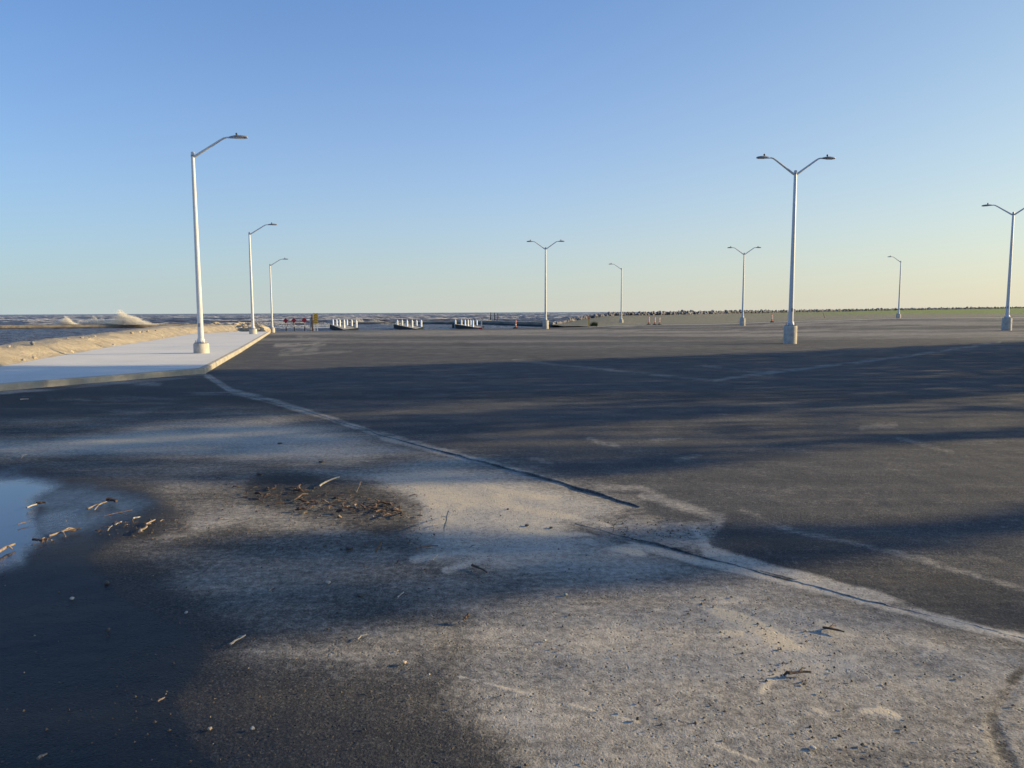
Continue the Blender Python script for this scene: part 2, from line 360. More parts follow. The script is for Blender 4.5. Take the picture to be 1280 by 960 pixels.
def paint(u, v, x, y):
    """where sand, water, wear and painted far sheen lie on the pavement (0..1 each)"""
    wob = 26 * sstep(430, 900, v) + 3
    uu = u + (fbm(x * 1.1, y * 1.1, 4, 3) - .5) * 2.2 * wob; vv = v + (fbm(x * 1.1, y * 1.1, 4, 9) - .5) * 1.1 * wob
    n1 = fbm(x * .6, y * 1.5, 5, 21); n2 = fbm(x * 3, y * 4, 4, 31)
    D = np.zeros_like(u); W = np.zeros_like(u); K = np.zeros_like(u); Pl = np.zeros_like(u)
    def dp(P, s, a, nz=.0):
        nonlocal D; D = np.maximum(D, poly(uu, vv, P, s) * a * (1 - nz + nz * 2 * n1))
    def ds(P, w_, s, a, nz=.6):
        nonlocal D; D = np.maximum(D, stroke(u + (uu - u) * .45, v + (vv - v) * .45, P, [q_ * .5 for q_ in w_] if isinstance(w_, list) else w_ * .5, s * 1.5) * a * sstep(nz * .42, nz * .42 + .45, n2 + .18))
    left = u < edge_u(v)
    n3 = fbm(x * 11, y * 15, 4, 37); n4 = fbm(x * .35, y * .9, 5, 43)
    # near-left slab
    dp([(-400, 530), (0, 528), (140, 508), (330, 506), (480, 546), (600, 580), (800, 632), (720, 655), (600, 700), (430, 690), (300, 690), (200, 640), (60, 600), (-400, 600)], 24, .34, .3)
    dp([(-100, 552), (60, 548), (200, 528), (340, 518), (480, 548), (540, 568), (440, 584), (260, 572), (60, 574), (-100, 575)], 22, .86, .35)
    dp([(90, 502), (200, 497), (330, 506), (400, 525), (300, 530), (140, 524)], 16, .30, .8)
    dp([(400, 590), (560, 572), (640, 592), (800, 634), (720, 655), (745, 700), (640, 716), (540, 700), (500, 650), (460, 612)], 44, .88, .25)
    dp([(560, 585), (700, 606), (800, 634), (740, 650), (640, 640), (560, 612)], 26, .95, .25)
    dp([(250, 625), (480, 610), (520, 660), (430, 672), (300, 668), (205, 682), (190, 660)], 26, .54, .5)
    dp([(180, 690), (420, 660), (560, 690), (680, 720), (600, 770), (440, 800), (300, 800), (210, 760)], 40, .44, .3)
    dp([(560, 670), (760, 662), (880, 702), (960, 722), (760, 735), (640, 722)], 26, .62, .4)
    dp([(540, 742), (700, 706), (870, 700), (1120, 765), (1290, 800), (1600, 880), (1600, 1200), (760, 1200), (640, 960), (560, 870)], 55, .60, .42)
    dp([(280, 800), (400, 745), (560, 730), (640, 800), (590, 850), (470, 850), (330, 850)], 38, .42, .5)
    dp([(330, 880), (600, 840), (760, 1000), (600, 1200), (450, 1200)], 70, .26, .5)
    dp([(860, 735), (960, 760), (1080, 815), (1120, 850), (1010, 870), (950, 830), (880, 780)], 34, .78, .5)
    seamP = [(257, 468), (290, 489), (345, 503), (420, 526), (480, 546)]
    D = np.maximum(D, stroke(uu * .15 + u * .85, vv * .15 + v * .85, seamP, [1, 1.5, 1.5, 1.5, 1], 5) * (.25 + .55 * n2))
    cl = stroke(uu * .1 + u * .9, vv * .1 + v * .9, [(575, 845), (640, 862), (720, 882), (800, 903), (890, 930), (960, 957), (1040, 1000)], [.2, .8, .4, .8, 1, .5, .6], 3.5)
    D = np.maximum(D, cl * 1.1 * sstep(.42, .60, n3))
    ds([(960, 955), (985, 930), (1010, 905)], 1.5, 3, .55)
    for P, w_, a in [([(480, 546), (560, 568), (640, 590), (700, 606)], [3, 2, 2, 1], .70),
                     ([(720, 668), (800, 682), (880, 702), (960, 722), (1120, 762), (1290, 800), (1850, 960)], [3, 3, 3, 4, 3, 4, 5], .9),
                     ([(890, 762), (935, 778), (990, 805)], [6, 10, 5], 1.25), ([(1000, 822), (970, 845), (955, 865)], [3, 4, 2], 1.15), ([(960, 800), (1010, 815), (1070, 824)], [5, 6, 3], 1.2),
                     ([(1030, 782), (1050, 790), (1075, 796)], [3, 5, 3], 1.2), ([(880, 745), (905, 752), (930, 750)], 3, 1.0), ([(905, 790), (930, 792)], 3, 1.1), ([(820, 760), (870, 765)], 2, .8),
                     ([(1080, 890), (1105, 890), (1122, 898)], [1, 3, 1], 1.1), ([(1022, 888), (1036, 894)], [1, 1.5], 1.0), ([(1163, 806), (1165, 815), (1155, 824)], 1.4, 1.0), ([(980, 898), (1000, 905)], 1.2, .9),
                     ([(1080, 800), (1160, 806), (1290, 850)], [4, 8, 12], .75), ([(1100, 850), (1180, 862), (1290, 880)], [3, 6, 6], .7), ([(610, 630), (680, 640), (760, 655)], [2, 3, 2], 1.15), ([(640, 660), (720, 672), (800, 690)], [2, 4, 3], 1.1),
                     ([(560, 640), (620, 622), (700, 622)], 2, 1.05), ([(520, 700), (580, 690), (650, 696)], 2, .9), ([(560, 712), (600, 700)], 2, .9),
                     ([(930, 640), (1000, 665), (1140, 702), (1290, 742), (1800, 860)], 1.2, .42), ([(870, 660), (882, 690), (960, 716), (1040, 734), (1100, 748), (1155, 768)], [5, 7, 7, 6, 5, 3], .80),
                     ([(800, 622), (850, 634), (905, 650), (890, 668)], [1, 2, 4, 3], .52), ([(745, 610), (800, 614), (830, 626)], 1.0, .5)]:
        ds(P, w_, 6, a, .5)
    dp([(722, 652), (800, 640), (905, 652), (880, 690), (800, 678), (745, 668)], 10, .62, .5)
    dp([(930, 712), (1150, 764), (1130, 770), (960, 728)], 6, .66, .4)
    # streaks drifting along the lot
    for P, w_, s, a in [([(640, 450), (780, 464), (893, 476)], .6, 2.2, .40), ([(893, 476), (960, 466), (1120, 447), (1250, 428)], [1.0, 1.6, .6, .4], 2.2, .48), ([(880, 457), (965, 468)], .8, 2, .4),
                        ([(345, 432), (405, 429)], 1, 4, .5), ([(352, 438), (396, 436)], 1, 4, .45), ([(350, 444), (400, 441), (440, 440)], .6, 3, .38), ([(372, 420), (400, 424), (398, 432)], .6, 3, .4), ([(480, 470), (620, 468)], .6, 2, .25),
                        ([(735, 548), (752, 555), (772, 558)], 1.5, 4, .42), ([(815, 550), (850, 548)], 1.2, 3, .35), ([(845, 577), (868, 572), (876, 569)], 1.5, 4, .42), ([(600, 578), (640, 568), (690, 582)], 1.2, 5, .35),
                        ([(1075, 535), (1120, 532)], 1.5, 4, .45), ([(1120, 550), (1190, 568)], 1.2, 5, .35), ([(900, 518), (940, 520)], .8, 3, .3), ([(1010, 447), (1080, 438)], .6, 2, .3), ([(500, 440), (640, 447)], .6, 2, .25),
                        ([(150, 478), (200, 480)], 1, 3, .5), ([(60, 500), (200, 497)], .8, 3, .3), ([(0, 487), (120, 478)], .8, 2, .4)]:
        ds(P, w_, s, a, .6)
    st = fbm(x * .22, y * 1.6, 5, 77)
    D = np.maximum(D, np.where(left, .36 * sstep(.52, .72, st), .20 * sstep(.52, .75, st)) * sstep(1100, 560, v))
    D = np.maximum(D, sstep(455, 418, v) * (.20 + .28 * sstep(.35, .65, fbm(x * .05, y * .35, 5, 41)))); D = np.maximum(D, np.where(left, 0, .17))  # far asphalt paled like dust: its grazing sheen put into the colour
    D = np.maximum(D, .55 * stroke(u, v, [(257, 469), (0, 491), (-255, 513), (-700, 551)], 1, 3) * n1 * 1.6)
    # tyre-polished lanes, faint joints and the darker patching strip
    K = np.maximum(K, poly(u, v, [(905, 652), (1290, 740), (1800, 858), (1800, 950), (1290, 798), (1120, 757), (990, 722), (900, 695)], 6) * .5)
    K = np.maximum(K, poly(u, v, [(750, 666), (860, 690), (1000, 724), (985, 732), (850, 700), (770, 674)], 4) * .7)  # dark line of the lower seam: edge shade put into the colour
    for P, w_, a in [([(470, 413), (600, 432), (700, 455)], .8, .35), ([(730, 412), (900, 428), (1100, 425)], .7, .3), ([(760, 438), (900, 431), (1010, 427)], .8, .4), ([(560, 412), (900, 424)], .5, .25), ([(1000, 490), (1100, 478), (1280, 462)], 2, .3)]:
        K = np.maximum(K, stroke(u, v, P, w_, 3) * a)
    K = np.maximum(K, stroke(uu, vv, [(1290, 828), (1262, 868), (1240, 905), (1262, 965)], [2, 2, 3, 6], 14) * .65 * sstep(.25, .6, n2))
    K = np.maximum(K, .5 * sstep(.5, .75, fbm(x * .07 + 3, y * .5, 5, 91)) * sstep(620, 470, v))
    deb = stroke(uu, vv, [(335, 612), (400, 628), (470, 634), (510, 636)], [16, 17, 18, 12], 20) * .75 + stroke(uu, vv, [(120, 664), (230, 660)], 5, 6) * .5
    K = np.maximum(K, np.minimum(deb, 1)); D = D * (1 - .68 * np.minimum(deb, 1)) * (1 - .75 * (K > .6) * poly(u, v, [(905, 640), (1300, 736), (1800, 850), (1800, 960), (1300, 804), (990, 730), (880, 690)], 4))
    D = D * (1 - .9 * stroke(uu, vv, [(1290, 828), (1262, 868), (1240, 905), (1262, 965)], [1, 1, 2, 4], 9) * sstep(.25, .6, n2))
    # wet ground and the puddle
    W = np.maximum(W, poly(uu, vv, [(-900, 585), (60, 596), (170, 612), (215, 640), (150, 672), (120, 700), (150, 745), (240, 785), (270, 825), (225, 880), (250, 930), (340, 1000), (420, 1300), (-900, 1300)], 34))
    W = np.maximum(W, .42 * poly(uu, vv, [(100, 690), (200, 700), (330, 790), (300, 830), (600, 890), (640, 960), (700, 1300), (200, 1300), (150, 800)], 60))
    Pl = np.maximum(Pl, poly(uu, vv, [(-700, 592), (30, 592), (72, 606), (40, 634), (50, 660), (70, 672), (35, 690), (28, 706), (-30, 722), (-700, 760)], 36))
    Pl = np.maximum(Pl, .50 * poly(uu, vv, [(30, 600), (150, 602), (200, 628), (170, 655), (105, 676), (60, 694), (30, 670)], 34))
    D = D * (1 - .8 * W)
    return D, W, K, Pl

def micro(x, y, u, v, D, K, Pl):
    near = sstep(26, 8, y)
    z = .014 * poly(u, v, [(722, 652), (800, 640), (905, 652), (880, 690), (800, 678), (745, 668)], 8) * (fbm(x * 9, y * 9, 4, 87) - .45) + near * ((fbm(x * 1.3, y * 1.3, 4, 50) - .5) * .016 + (fbm(x * 7, y * 7, 3, 60) - .5) * .0065 + D * .005 * fbm(x * 4, y * 4, 3, 66))
    z = z - .004 * stroke(u, v, [(1290, 828), (1262, 868), (1240, 905), (1262, 965)], [2, 2, 5, 8], 7)
    return z * (1 - sstep(.25, .6, Pl)) - .006 * sstep(.3, .7, Pl)

vv_ = v_rows
uL = np.where(vv_ < 467, np.interp(vv_, KL_V, KL_U), 0)
# right-hand, newer slab (the whole far lot belongs to it)
def build_lot():
    t = vv_
    e = edge_u(t)
    nc = 500
    c = np.linspace(0, 1, nc) ** 1.25
    uR = np.maximum(2000, e + 60)
    U = e[:, None] + (uR - e)[:, None] * c[None]
    V = t[:, None] + (vfar(U) - 414.4) * np.exp(-np.maximum(t[:, None] - 414.6, 0) / 22.0)
    P = atg(U, V); x, y = P[..., 0], P[..., 1]
    D, W, K, Pl = paint(U, V, x, y)
    step = (.6 + .8 * fbm(V * .25, 0 * V, 3, 71)) * (.004 + .016 * sstep(530, 590, V)) * (1 - .72 * sstep(675, 720, V)) * (1 - .8 * np.exp(-((V - 662) / 13.0) ** 2)) * (1 - .5 * stroke(U, V, [(722, 655), (800, 650), (880, 670)], 12, 30))
    step = step * (1 - sstep(690, 720, V) * (1 - .15 - .85 * sstep(.38, .62, fbm(V * .10, 0 * V, 4, 73))))
    P[..., 2] += micro(x, y, U, V, D, K, Pl) + step * sstep(470, 500, V)
    # crumbly sides of the slab edge
    P[:, 0, 2] -= .004 * (V[:, 0] > 480)
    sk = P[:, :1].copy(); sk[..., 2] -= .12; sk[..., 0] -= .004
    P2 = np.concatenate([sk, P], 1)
    at = {k: np.concatenate([a[:, :1], a], 1) for k, a in dict(dust_and_sheen=D, wet=W, dark=K, pool=Pl).items()}
    at['dark'][:, 0] = 1; at['dust_and_sheen'][:, 0] = 0; at['dust_and_sheen'][:, 1] *= .6  # skirt coloured dark: shade on the step's face is painted in
    obj('parking_lot', grid_mesh('parking_lot', P2, at), M_new, kind='structure')
    # near-left slab, a little lower along the seam
    t = vv_[vv_ >= 467]; e = edge_u(t) + 2.5; uL = np.interp(t, KN_V, KN_U) - 1
    a = np.linspace(0, 1, 40)[:-1]; b = np.linspace(0, 1, 560)
    um = np.where(uL < -31, -30, uL + (e - uL) * .05)
    U = np.concatenate([uL[:, None] + (um - uL)[:, None] * a[None], um[:, None] + (e - um)[:, None] * b[None]], 1)
    V = np.broadcast_to(t[:, None], U.shape).copy()
    P = atg(U, V); x, y = P[..., 0], P[..., 1]
    D, W, K, Pl = paint(U, V, x, y)
    P[..., 2] += micro(x, y, U, V, D, K, Pl)
    obj('old_asphalt', grid_mesh('old_asphalt', P, dict(dust_and_sheen=D, wet=W, dark=K, pool=Pl)), M_old, kind='structure')
build_lot()
# the rest of the paved ground round the camera and to the right, out of the picture
xs = np.concatenate([[-14.5, -10, -5, 0, 5, 10, 15], np.linspace(20, 120, 26), [160, 240]]); ys = np.linspace(-60, 60, 41)
X, Y = np.meshgrid(xs, ys); Z = H(X, Y) - .10 + 0 * X
z0 = np.zeros_like(X); obj('ground', grid_mesh('ground', np.stack([X, Y, Z], -1), dict(dust_and_sheen=z0 + .25, wet=z0, dark=z0, pool=z0)), M_old, kind='structure')

# ------------------------------------------------------------------ raised pavement with kerb and sand bank
kp = [(-700, 549), (-255, 511), (0, 489), (257, 467), (280, 453), (302, 440), (325, 425), (337, 417), (343, 414.3)]
KW = atg(np.array([p[0] for p in kp]), np.array([p[1] for p in kp]))
tp = [(0, 458), (78, 444), (141, 433), (200, 424), (242, 417), (300, 414.6), (338, 413.4)]
TW = atg(np.array([p[0] for p in tp]), np.array([p[1] for p in tp]), .15)
TW = np.vstack([[TW[0, 0] + .28 * (TW[0, 1] + 10), -10, .15], TW])
def xk(y): return np.interp(y, KW[:, 1], KW[:, 0])
def xt(y): return np.minimum(np.interp(y, TW[:, 1], TW[:, 0]), xk(y) - .8)
Y0, Y1 = 9.0, KW[-1, 1] - .2
pav = obj('pavement', None, kind='structure')
ys = np.linspace(Y0, Y1, 70); c = np.linspace(0, 1, 6)
X = xt(ys)[:, None] - .5 + (xk(ys) - xt(ys) + .5 - .06)[:, None] * c[None]; Y = np.broadcast_to(ys[:, None], X.shape)
obj('bedding', grid_mesh('bedding', np.stack([X, Y, H(X, Y) + .125], -1)), M_joint, pav)
yy = np.arange(Y0, Y1 - 1, 3.05); k = 0
for i in range(len(yy) - 1):
    a, b = yy[i] + .006, yy[i + 1] - .006
    ncol = 1
    for j in range(ncol):
        f0, f1 = j / ncol, (j + 1) / ncol
        m = 5; rows = []
        for q in np.linspace(a, b, m):
            l, r_ = xt(q) - .3, xk(q) - .16
            rows.append([(l + (r_ - l) * f0 + .006, q), (l + (r_ - l) * f1 - .006, q)])
        dz = .15 + random.uniform(-.0015, .0015)
        V = [(p[0], p[1], float(H(*p)) + dz) for r_ in rows for p in r_]
        V += [(v[0], v[1], v[2] - .05) for v in V]
        F = []; o_ = 2 * m
        for q in range(m - 1):
            F.append((2 * q, 2 * q + 1, 2 * q + 3, 2 * q + 2)); F.append((2 * q, 2 * q + 2, o_ + 2 * q + 2, o_ + 2 * q)); F.append((2 * q + 1, o_ + 2 * q + 1, o_ + 2 * q + 3, 2 * q + 3))
        F.append((0, o_, o_ + 1, 1)); F.append((2 * m - 2, 2 * m - 1, o_ + 2 * m - 1, o_ + 2 * m - 2))
        obj('slab', mesh_from('slab', V, F), M_conc, pav)
kerb = obj('kerb', None, kind='structure')
yy = [Y0]
while yy[-1] < Y1 - 3: 
    nx = yy[-1] + 2.4
    if yy[-1] < KW[3, 1] - .3 < nx: nx = KW[3, 1]
    yy.append(nx)
for i in range(len(yy) - 1):
    V = []; m = 4
    for q in np.linspace(yy[i] + .004, yy[i + 1] - .004, m):
        x = float(xk(q)); h = float(H(x, q))
        for dx, dz in ((.0, -.12), (-.012, .125), (-.035, .148), (-.15, .153), (-.15, -.12)): V.append((x + dx + random.uniform(-.003, .003), q, h + dz))
    F = []
    for a in range(m - 1):
        for b in range(4): F.append((a * 5 + b, (a + 1) * 5 + b, (a + 1) * 5 + b + 1, a * 5 + b + 1))
    F += [(0, 1, 2, 3, 4), tuple((m - 1) * 5 + b for b in (4, 3, 2, 1, 0))]
    me = mesh_from('kerb_segment', V, F); bm = bmesh.new(); bm.from_mesh(me); bmesh.ops.recalc_face_normals(bm, faces=bm.faces); bm.to_mesh(me); bm.free()
    obj('kerb_segment', me, M_kerb, kerb)

ys = np.concatenate([np.arange(2, 60, .16), np.arange(60, Y1 + 2, .3)])
off = [0.25, .0, -.12, -.35, -.6, -.85, -1.1, -1.3, -1.6, -2.0, -2.5, -3.2, -4.2, -5.5]
zz = [.10, .155, .19, .28, .37, .46, .52, .54, .56, .56, .46, .06, -.7, -1.6]
Xb = np.zeros((len(ys), len(off))); Zb = Xb.copy()
taper = sstep(84, 62, ys)
grow = 1 + .35 * sstep(30, 60, ys)
for j, (o_, z_) in enumerate(zip(off, zz)):
    Xb[:, j] = xt(ys) + o_ * (1 if j < 2 else grow) + (fbm(ys * .8, 0 * ys + j * .35, 4, 8) - .5) * (.06 if j < 3 else .45)
    Zb[:, j] = (z_ if z_ < .16 else (.16 + (z_ - .16) * grow * (.85 + .3 * fbm(ys * .5, 0 * ys + j * .3, 3, 4)) * (.05 + .95 * taper))) + (fbm(ys * 2.6, 0 * ys + j * .9, 5, 2) - .5) * (.02 if j < 2 else .17)
Yb = np.broadcast_to(ys[:, None], Xb.shape)
Hs = H(xt(ys), ys)[:, None]
grey = np.zeros_like(Xb); grey[:, 7:] = .6; grey[:, 11:] = 1; grey *= np.clip(.5 + fbm(Xb * 2, Yb * .8, 4, 12), 0, 1)
me = grid_mesh('sand_bank', np.stack([Xb, Yb, Zb + Hs], -1), dict(grey=grey)); obj('sand_bank', me, M_sand, kind='structure')

# ------------------------------------------------------------------ rocks
def rock_mesh(seed, sub=2, flat=.75, amp=.5):
    r = random.Random(seed); bm = bmesh.new(); bmesh.ops.create_icosphere(bm, subdivisions=sub, radius=1)
    off_ = Vector((r.uniform(0, 50), r.uniform(0, 50), r.uniform(0, 50)))
    for v in bm.verts:
        k = 1 + amp * mnoise.noise(v.co * 1.1 + off_) + amp * .35 * mnoise.noise(v.co * 2.7 + off_)
        v.co = Vector((v.co.x * k, v.co.y * k, v.co.z * k * flat))
    for q in range(5):                                           # split faces
        nrm = Vector((r.gauss(0, 1), r.gauss(0, 1), r.gauss(0, 1))).normalized(); dd = r.uniform(.55, .8)
        for v in bm.verts:
            s_ = v.co.dot(nrm) - dd
            if s_ > 0: v.co -= nrm * s_
    me = bpy.data.meshes.new('rock'); bm.to_mesh(me); bm.free(); return me
ROCKS = [rock_mesh(i) for i in range(12)]
def rocks_with(mat, nm):
    out = []
    for m in ROCKS:
        c_ = m.copy(); c_.name = nm; c_.materials.append(mat); out.append(c_)
    return out
R_TAN, R_GREY, R_PALE = rocks_with(M_rock_tan, 'boulder'), rocks_with(M_rock_grey, 'rock'), rocks_with(M_rock_pale, 'rock')
def put_rock(name, ms, p, s, parent=None, **k):
    o = obj(name, random.choice(ms), None, parent, **k); o.location = p
    o.scale = (s * random.uniform(.8, 1.3), s * random.uniform(.8, 1.2), s * random.uniform(.7, 1.0)); o.rotation_euler = (random.uniform(-.5, .5), random.uniform(-.5, .5), random.uniform(0, 6.3)); return o
for q in range(46):
    yv = random.uniform(16, 58); xv = float(xt(yv)) - random.choice((1.05, 1.2, 1.7, .12)) * random.uniform(.85, 1.1) * (1 + .35 * float(sstep(30, 60, yv)))
    near_toe = xv > float(xt(yv)) - .4
    put_rock('bank_stone', R_PALE if random.random() < .5 else R_TAN, (xv, yv, float(H(xv, yv)) + (.19 if near_toe else .56)), random.uniform(.04, .12), label='small stone lying loose on the crest or foot of the sand bank', cat='stone', group='loose stones on the sand bank')
n_ = 0
for row, (dv, s0) in enumerate(((0, .50), (-3.0, .48), (-6, .42))):
    for uu_ in np.arange(264, 334, 5.0):
        vtop = np.interp(uu_, [262, 275, 300, 320, 342], [407, 404.6, 404.6, 405.5, 409.5])
        vb = 413.2 + dv
        if vb < vtop + 1.0: continue
        ye = float(atg(np.array(uu_), np.array(414.4), .15)[1]) + .3 + row * .7
        p = aty(np.array(uu_ + random.uniform(-1.5, 1.5)), np.array(vb + random.uniform(-.6, .6)), ye)
        put_rock('boulder', R_TAN, p, s0 * ye / 62 * random.uniform(.75, 1.2), label='tan boulder heaped at the end of the sand bank behind the pavement', cat='boulder', group='tan boulders at the end of the sand bank')

# ------------------------------------------------------------------ land bank behind the lot, grass and riprap
CR = [(690, 104, -.25), (705, 110, -.1), (720, 118, .25), (760, 125, .85), (860, 135, 1.05), (960, 160, 1.2), (1100, 200, 1.55), (1280, 260, 2.15), (1600, 330, 3.0), (2200, 420, 4)]
us = np.concatenate([np.arange(738, 1400, 4), np.arange(1400, 2100, 30)])
B = atg(us, vfar(us))
cu = [c_[0] for c_ in CR]
ci = us.copy(); ci[us < 800] = 690 + (us[us < 800] - 738) * 110 / 62
cy = np.interp(ci, cu, [c_[1] for c_ in CR]); cz = np.interp(ci, cu, [c_[2] for c_ in CR])
d = ray(ci, np.full_like(ci, 390.0)); cx = d[:, 0] / d[:, 1] * cy
C_ = np.stack([cx, cy, cz], -1)
ss = np.concatenate([[0, .02, .05, .08, .1], np.linspace(.13, 1, 36), [1.06, 1.15]])
s_ = ss[:, None]
Pg = B[None] + (C_ - B)[None] * ss[:, None, None]
rise = np.clip(s_, 0, 1) ** 1.0
zb = B[None, :, 2] + (C_[None, :, 2] - B[None, :, 2]) * sstep(.04, 1.0, rise) * 1.0
Pg[..., 2] = zb + (fbm(Pg[..., 0] * .2, Pg[..., 1] * .2, 4, 6) - .5) * .22 * sstep(.08, .3, s_) - 6 * np.clip(s_ - 1, 0, 1)
Pg[0, :, 2] -= .0
Pg[:, :, 2] += .004
gt = np.interp(us, [740, 900, 1040, 1280], [.24, .24, .18, .12])
green = sstep(0, 1, (s_ - gt[None]) / .5) * np.interp(us, [740, 900, 1100, 1280], [.15, .25, .75, 1.35])[None]
pale = (1 - sstep(.05, .12, s_)) * .8 * np.ones_like(green); pale = np.maximum(pale, .40 * sstep(.12, .14, s_) * (1 - sstep(gt[None] * .5, gt[None] * 1.1, s_)) * sstep(960, 1100, us)[None])
dk = np.exp(-((s_ - .10) / .018) ** 2) * .8 * np.ones_like(green)  # thin shadow line behind the pale strip, painted into the colour
obj('grass_bank', grid_mesh('grass_bank', Pg, dict(green=green, pale=pale, dark=dk)), M_grass, kind='structure')

rev = empty('riprap_revetment', (0, 0, 0), 'long line of broken grey rocks along the top of the grass bank on the horizon', 'riprap')
cnt = 0; uq = 690.0; spots = []
while uq < 1295:
    Yc = np.interp(uq, cu, [c_[1] for c_ in CR]); Zc = np.interp(uq, cu, [c_[2] for c_ in CR])
    rows = 3 if uq < 960 else 2
    for k in range(rows):
        hgt = np.interp(uq, [690, 720, 760, 860, 960, 1100, 1280], [.3, .55, .62, .62, .6, .7, .75])
        dz = (k + .35) * hgt / rows * 1.25
        spots.append((uq + random.uniform(-2.5, 2.5), Yc + 1 + k * .8, Zc + dz - .12 + random.uniform(-.10, .10), Yc))
    uq += np.interp(uq, [690, 960, 1280], [4.6, 5.2, 6.0])
random.shuffle(spots)
for (uq, Yc, zc, yr) in spots[:300]:
    d = ray(np.array(uq), np.array(390.0)); x_ = float(d[0] / d[1] * Yc)
    put_rock('rock', R_PALE if random.random() < .38 else R_GREY, (x_, Yc, zc), random.uniform(.16, .38) * (yr / 130) ** (.45 if uq < 1000 else .1), rev)
mb = MB()
for (uq, Yc, zc, yr) in spots[300:] + [(random.uniform(690, 1300), None, None, None) for _ in range(2200)]:
    if Yc is None:
        Yc = np.interp(uq, cu, [c_[1] for c_ in CR]) + random.uniform(0, 2.5); zc = np.interp(uq, cu, [c_[2] for c_ in CR]) + random.uniform(0, .35) * np.interp(uq, [690, 760], [.4, 1])
    d = ray(np.array(uq), np.array(390.0)); x_ = float(d[0] / d[1] * Yc); s0 = random.uniform(.2, .42)
    vs = [(x_ + s0 * a * random.uniform(.6, 1.3), Yc + s0 * b * random.uniform(.6, 1.3), zc + s0 * c_ * random.uniform(.6, 1.2)) for a, b, c_ in ((1, 0, 0), (0, 1, 0), (-1, 0, 0), (0, -1, 0), (0, 0, 1), (0, 0, -1))]
    mb.add(vs, [(0, 1, 4), (1, 2, 4), (2, 3, 4), (3, 0, 4), (1, 0, 5), (2, 1, 5), (3, 2, 5), (0, 3, 5)])
mb.build('small_rock', M_rock_grey, rev, kind='stuff')

# ------------------------------------------------------------------ launch ramp apron between the lot and the basin
us = np.arange(340, 752, 4.0); B = atg(us, vfar(us)); rows = []
for dy, dz in ((0, .004), (.9, 0.0), (2.0, -.05), (5, -.35), (9, -.85), (13, -1.5)):
    q = B.copy(); q[:, 0] *= (1 + dy / q[:, 1]); q[:, 1] += dy; q[:, 2] += dz; rows.append(q)
obj('launch_ramp', grid_mesh('launch_ramp', np.stack(rows, 0)), simple('wet_ramp_concrete', (.22, .22, .22), .5, .3, .6), kind='structure')

# ------------------------------------------------------------------ water
WL = -1.0
def build_water():
    az = np.concatenate([np.linspace(-1.25, -.80, 30)[:-1], np.linspace(-.80, .25, 640), np.linspace(.25, 1.2, 60)[1:]])
    dist = np.concatenate([np.geomspace(14, 36, 30)[:-1], np.geomspace(36, 110, 260)[:-1], np.geomspace(110, 900, 420)[:-1], np.geomspace(900, 9000, 60)])
    A, Dd = np.meshgrid(az, dist); x = A * Dd; y = Dd + 0 * A
    open_ = sstep(-4, 6, y - brk(x))                  # beyond the breakwater
    amp = .14 + .60 * open_ * sstep(9000, 2500, y) + .0
    warp = fbm(x * .02, y * .02, 3, 1) * 8
    w1 = fbm(x * .055 + warp * .2, y * .16, 4, 14); w2 = fbm(x * .3, y * .55, 3, 15)
    ridg = 1 - np.abs(2 * w1 - 1)
    w3 = fbm(x * .75 + 40, y * 1.1, 4, 16)
    z = WL + amp * ((ridg - .6) * 2.6 * open_ + (w2 - .5) * .9) + .30 * (1 - open_) * (1 - np.abs(2 * w3 - 1) - .5)
    foam = open_ * (sstep(.78, .97, ridg) * .80 * sstep(.38, .58, fbm(x * .03, y * .05, 3, 19)) + .18 * sstep(.5, .8, w2))
    surf = np.exp(-((y - brk(x) - 5) / 5.0) ** 2) * sstep(-60, -45, x) * .3
    surf2 = np.exp(-((y - 128) / 7.0) ** 2) * sstep(-46, -40, x) * sstep(-24, -30, x) * .95
    surf3 = np.exp(-((y - 101) / 1.6) ** 2) * sstep(-42, -34, x) * sstep(-20, -30, x) * .8
    foam = np.clip(np.maximum.reduce([foam, surf, surf2, surf3]), 0, 1)
    obj('water', grid_mesh('water', np.stack([x, y, z], -1), dict(foam=foam)), M_water, kind='structure')
BRK = [(-400, 122, -.25), (0, 126, -.25), (100, 131, -.27), (240, 138, -.33), (300, 142, -.45)]
BR2 = [(446, 163, -.42), (530, 160, -.30), (600, 153, -.18), (680, 128, -.15), (748, 106, -.10)]
def wpt(u, Y):
    d = ray(np.array(float(u)), np.array(390.0)); return float(d[0] / d[1] * Y)
bx = [wpt(u, Y) for u, Y, z in BRK + BR2]; by = [Y for u, Y, z in BRK + BR2]
_o = np.argsort(bx)
def brk(x): return np.interp(x, np.array(bx)[_o], np.array(by)[_o])
build_water()
def breakwater(L, label):
    pts = [(wpt(u, Y), Y, z) for u, Y, z in L]; q = np.linspace(0, len(pts) - 1, 220)
    X = np.interp(q, range(len(pts)), [p[0] for p in pts]); Y = np.interp(q, range(len(pts)), [p[1] for p in pts]); Z = np.interp(q, range(len(pts)), [p[2] for p in pts])
    rows = []; wet = []
    for dy, dz, wt in ((-.9, -1.6, 1), (-.5, -.55, 1), (-.35, -.42, .4), (.0, -.10, 0), (.35, 0, 0), (2.2, .02, 0), (2.7, -.4, .6), (3.6, -1.9, 1)):
        jit = (fbm(q * 6, 0 * q + dy, 4, 33) - .5)
        base = np.maximum(Z + dz, -2.2) if dz > -1 else np.full_like(Z, -1.0 + dz * .6)
        rows.append(np.stack([X, Y + dy + jit * .5, base + jit * .14], -1)); wet.append(np.full_like(X, wt))
    return obj('breakwater', grid_mesh('breakwater', np.stack(rows, 0), dict(wetline=np.stack(wet, 0))), M_break, label=label, cat='breakwater')
breakwater(BRK, 'low tan rubble breakwater across the water on the far left, hit by spray')
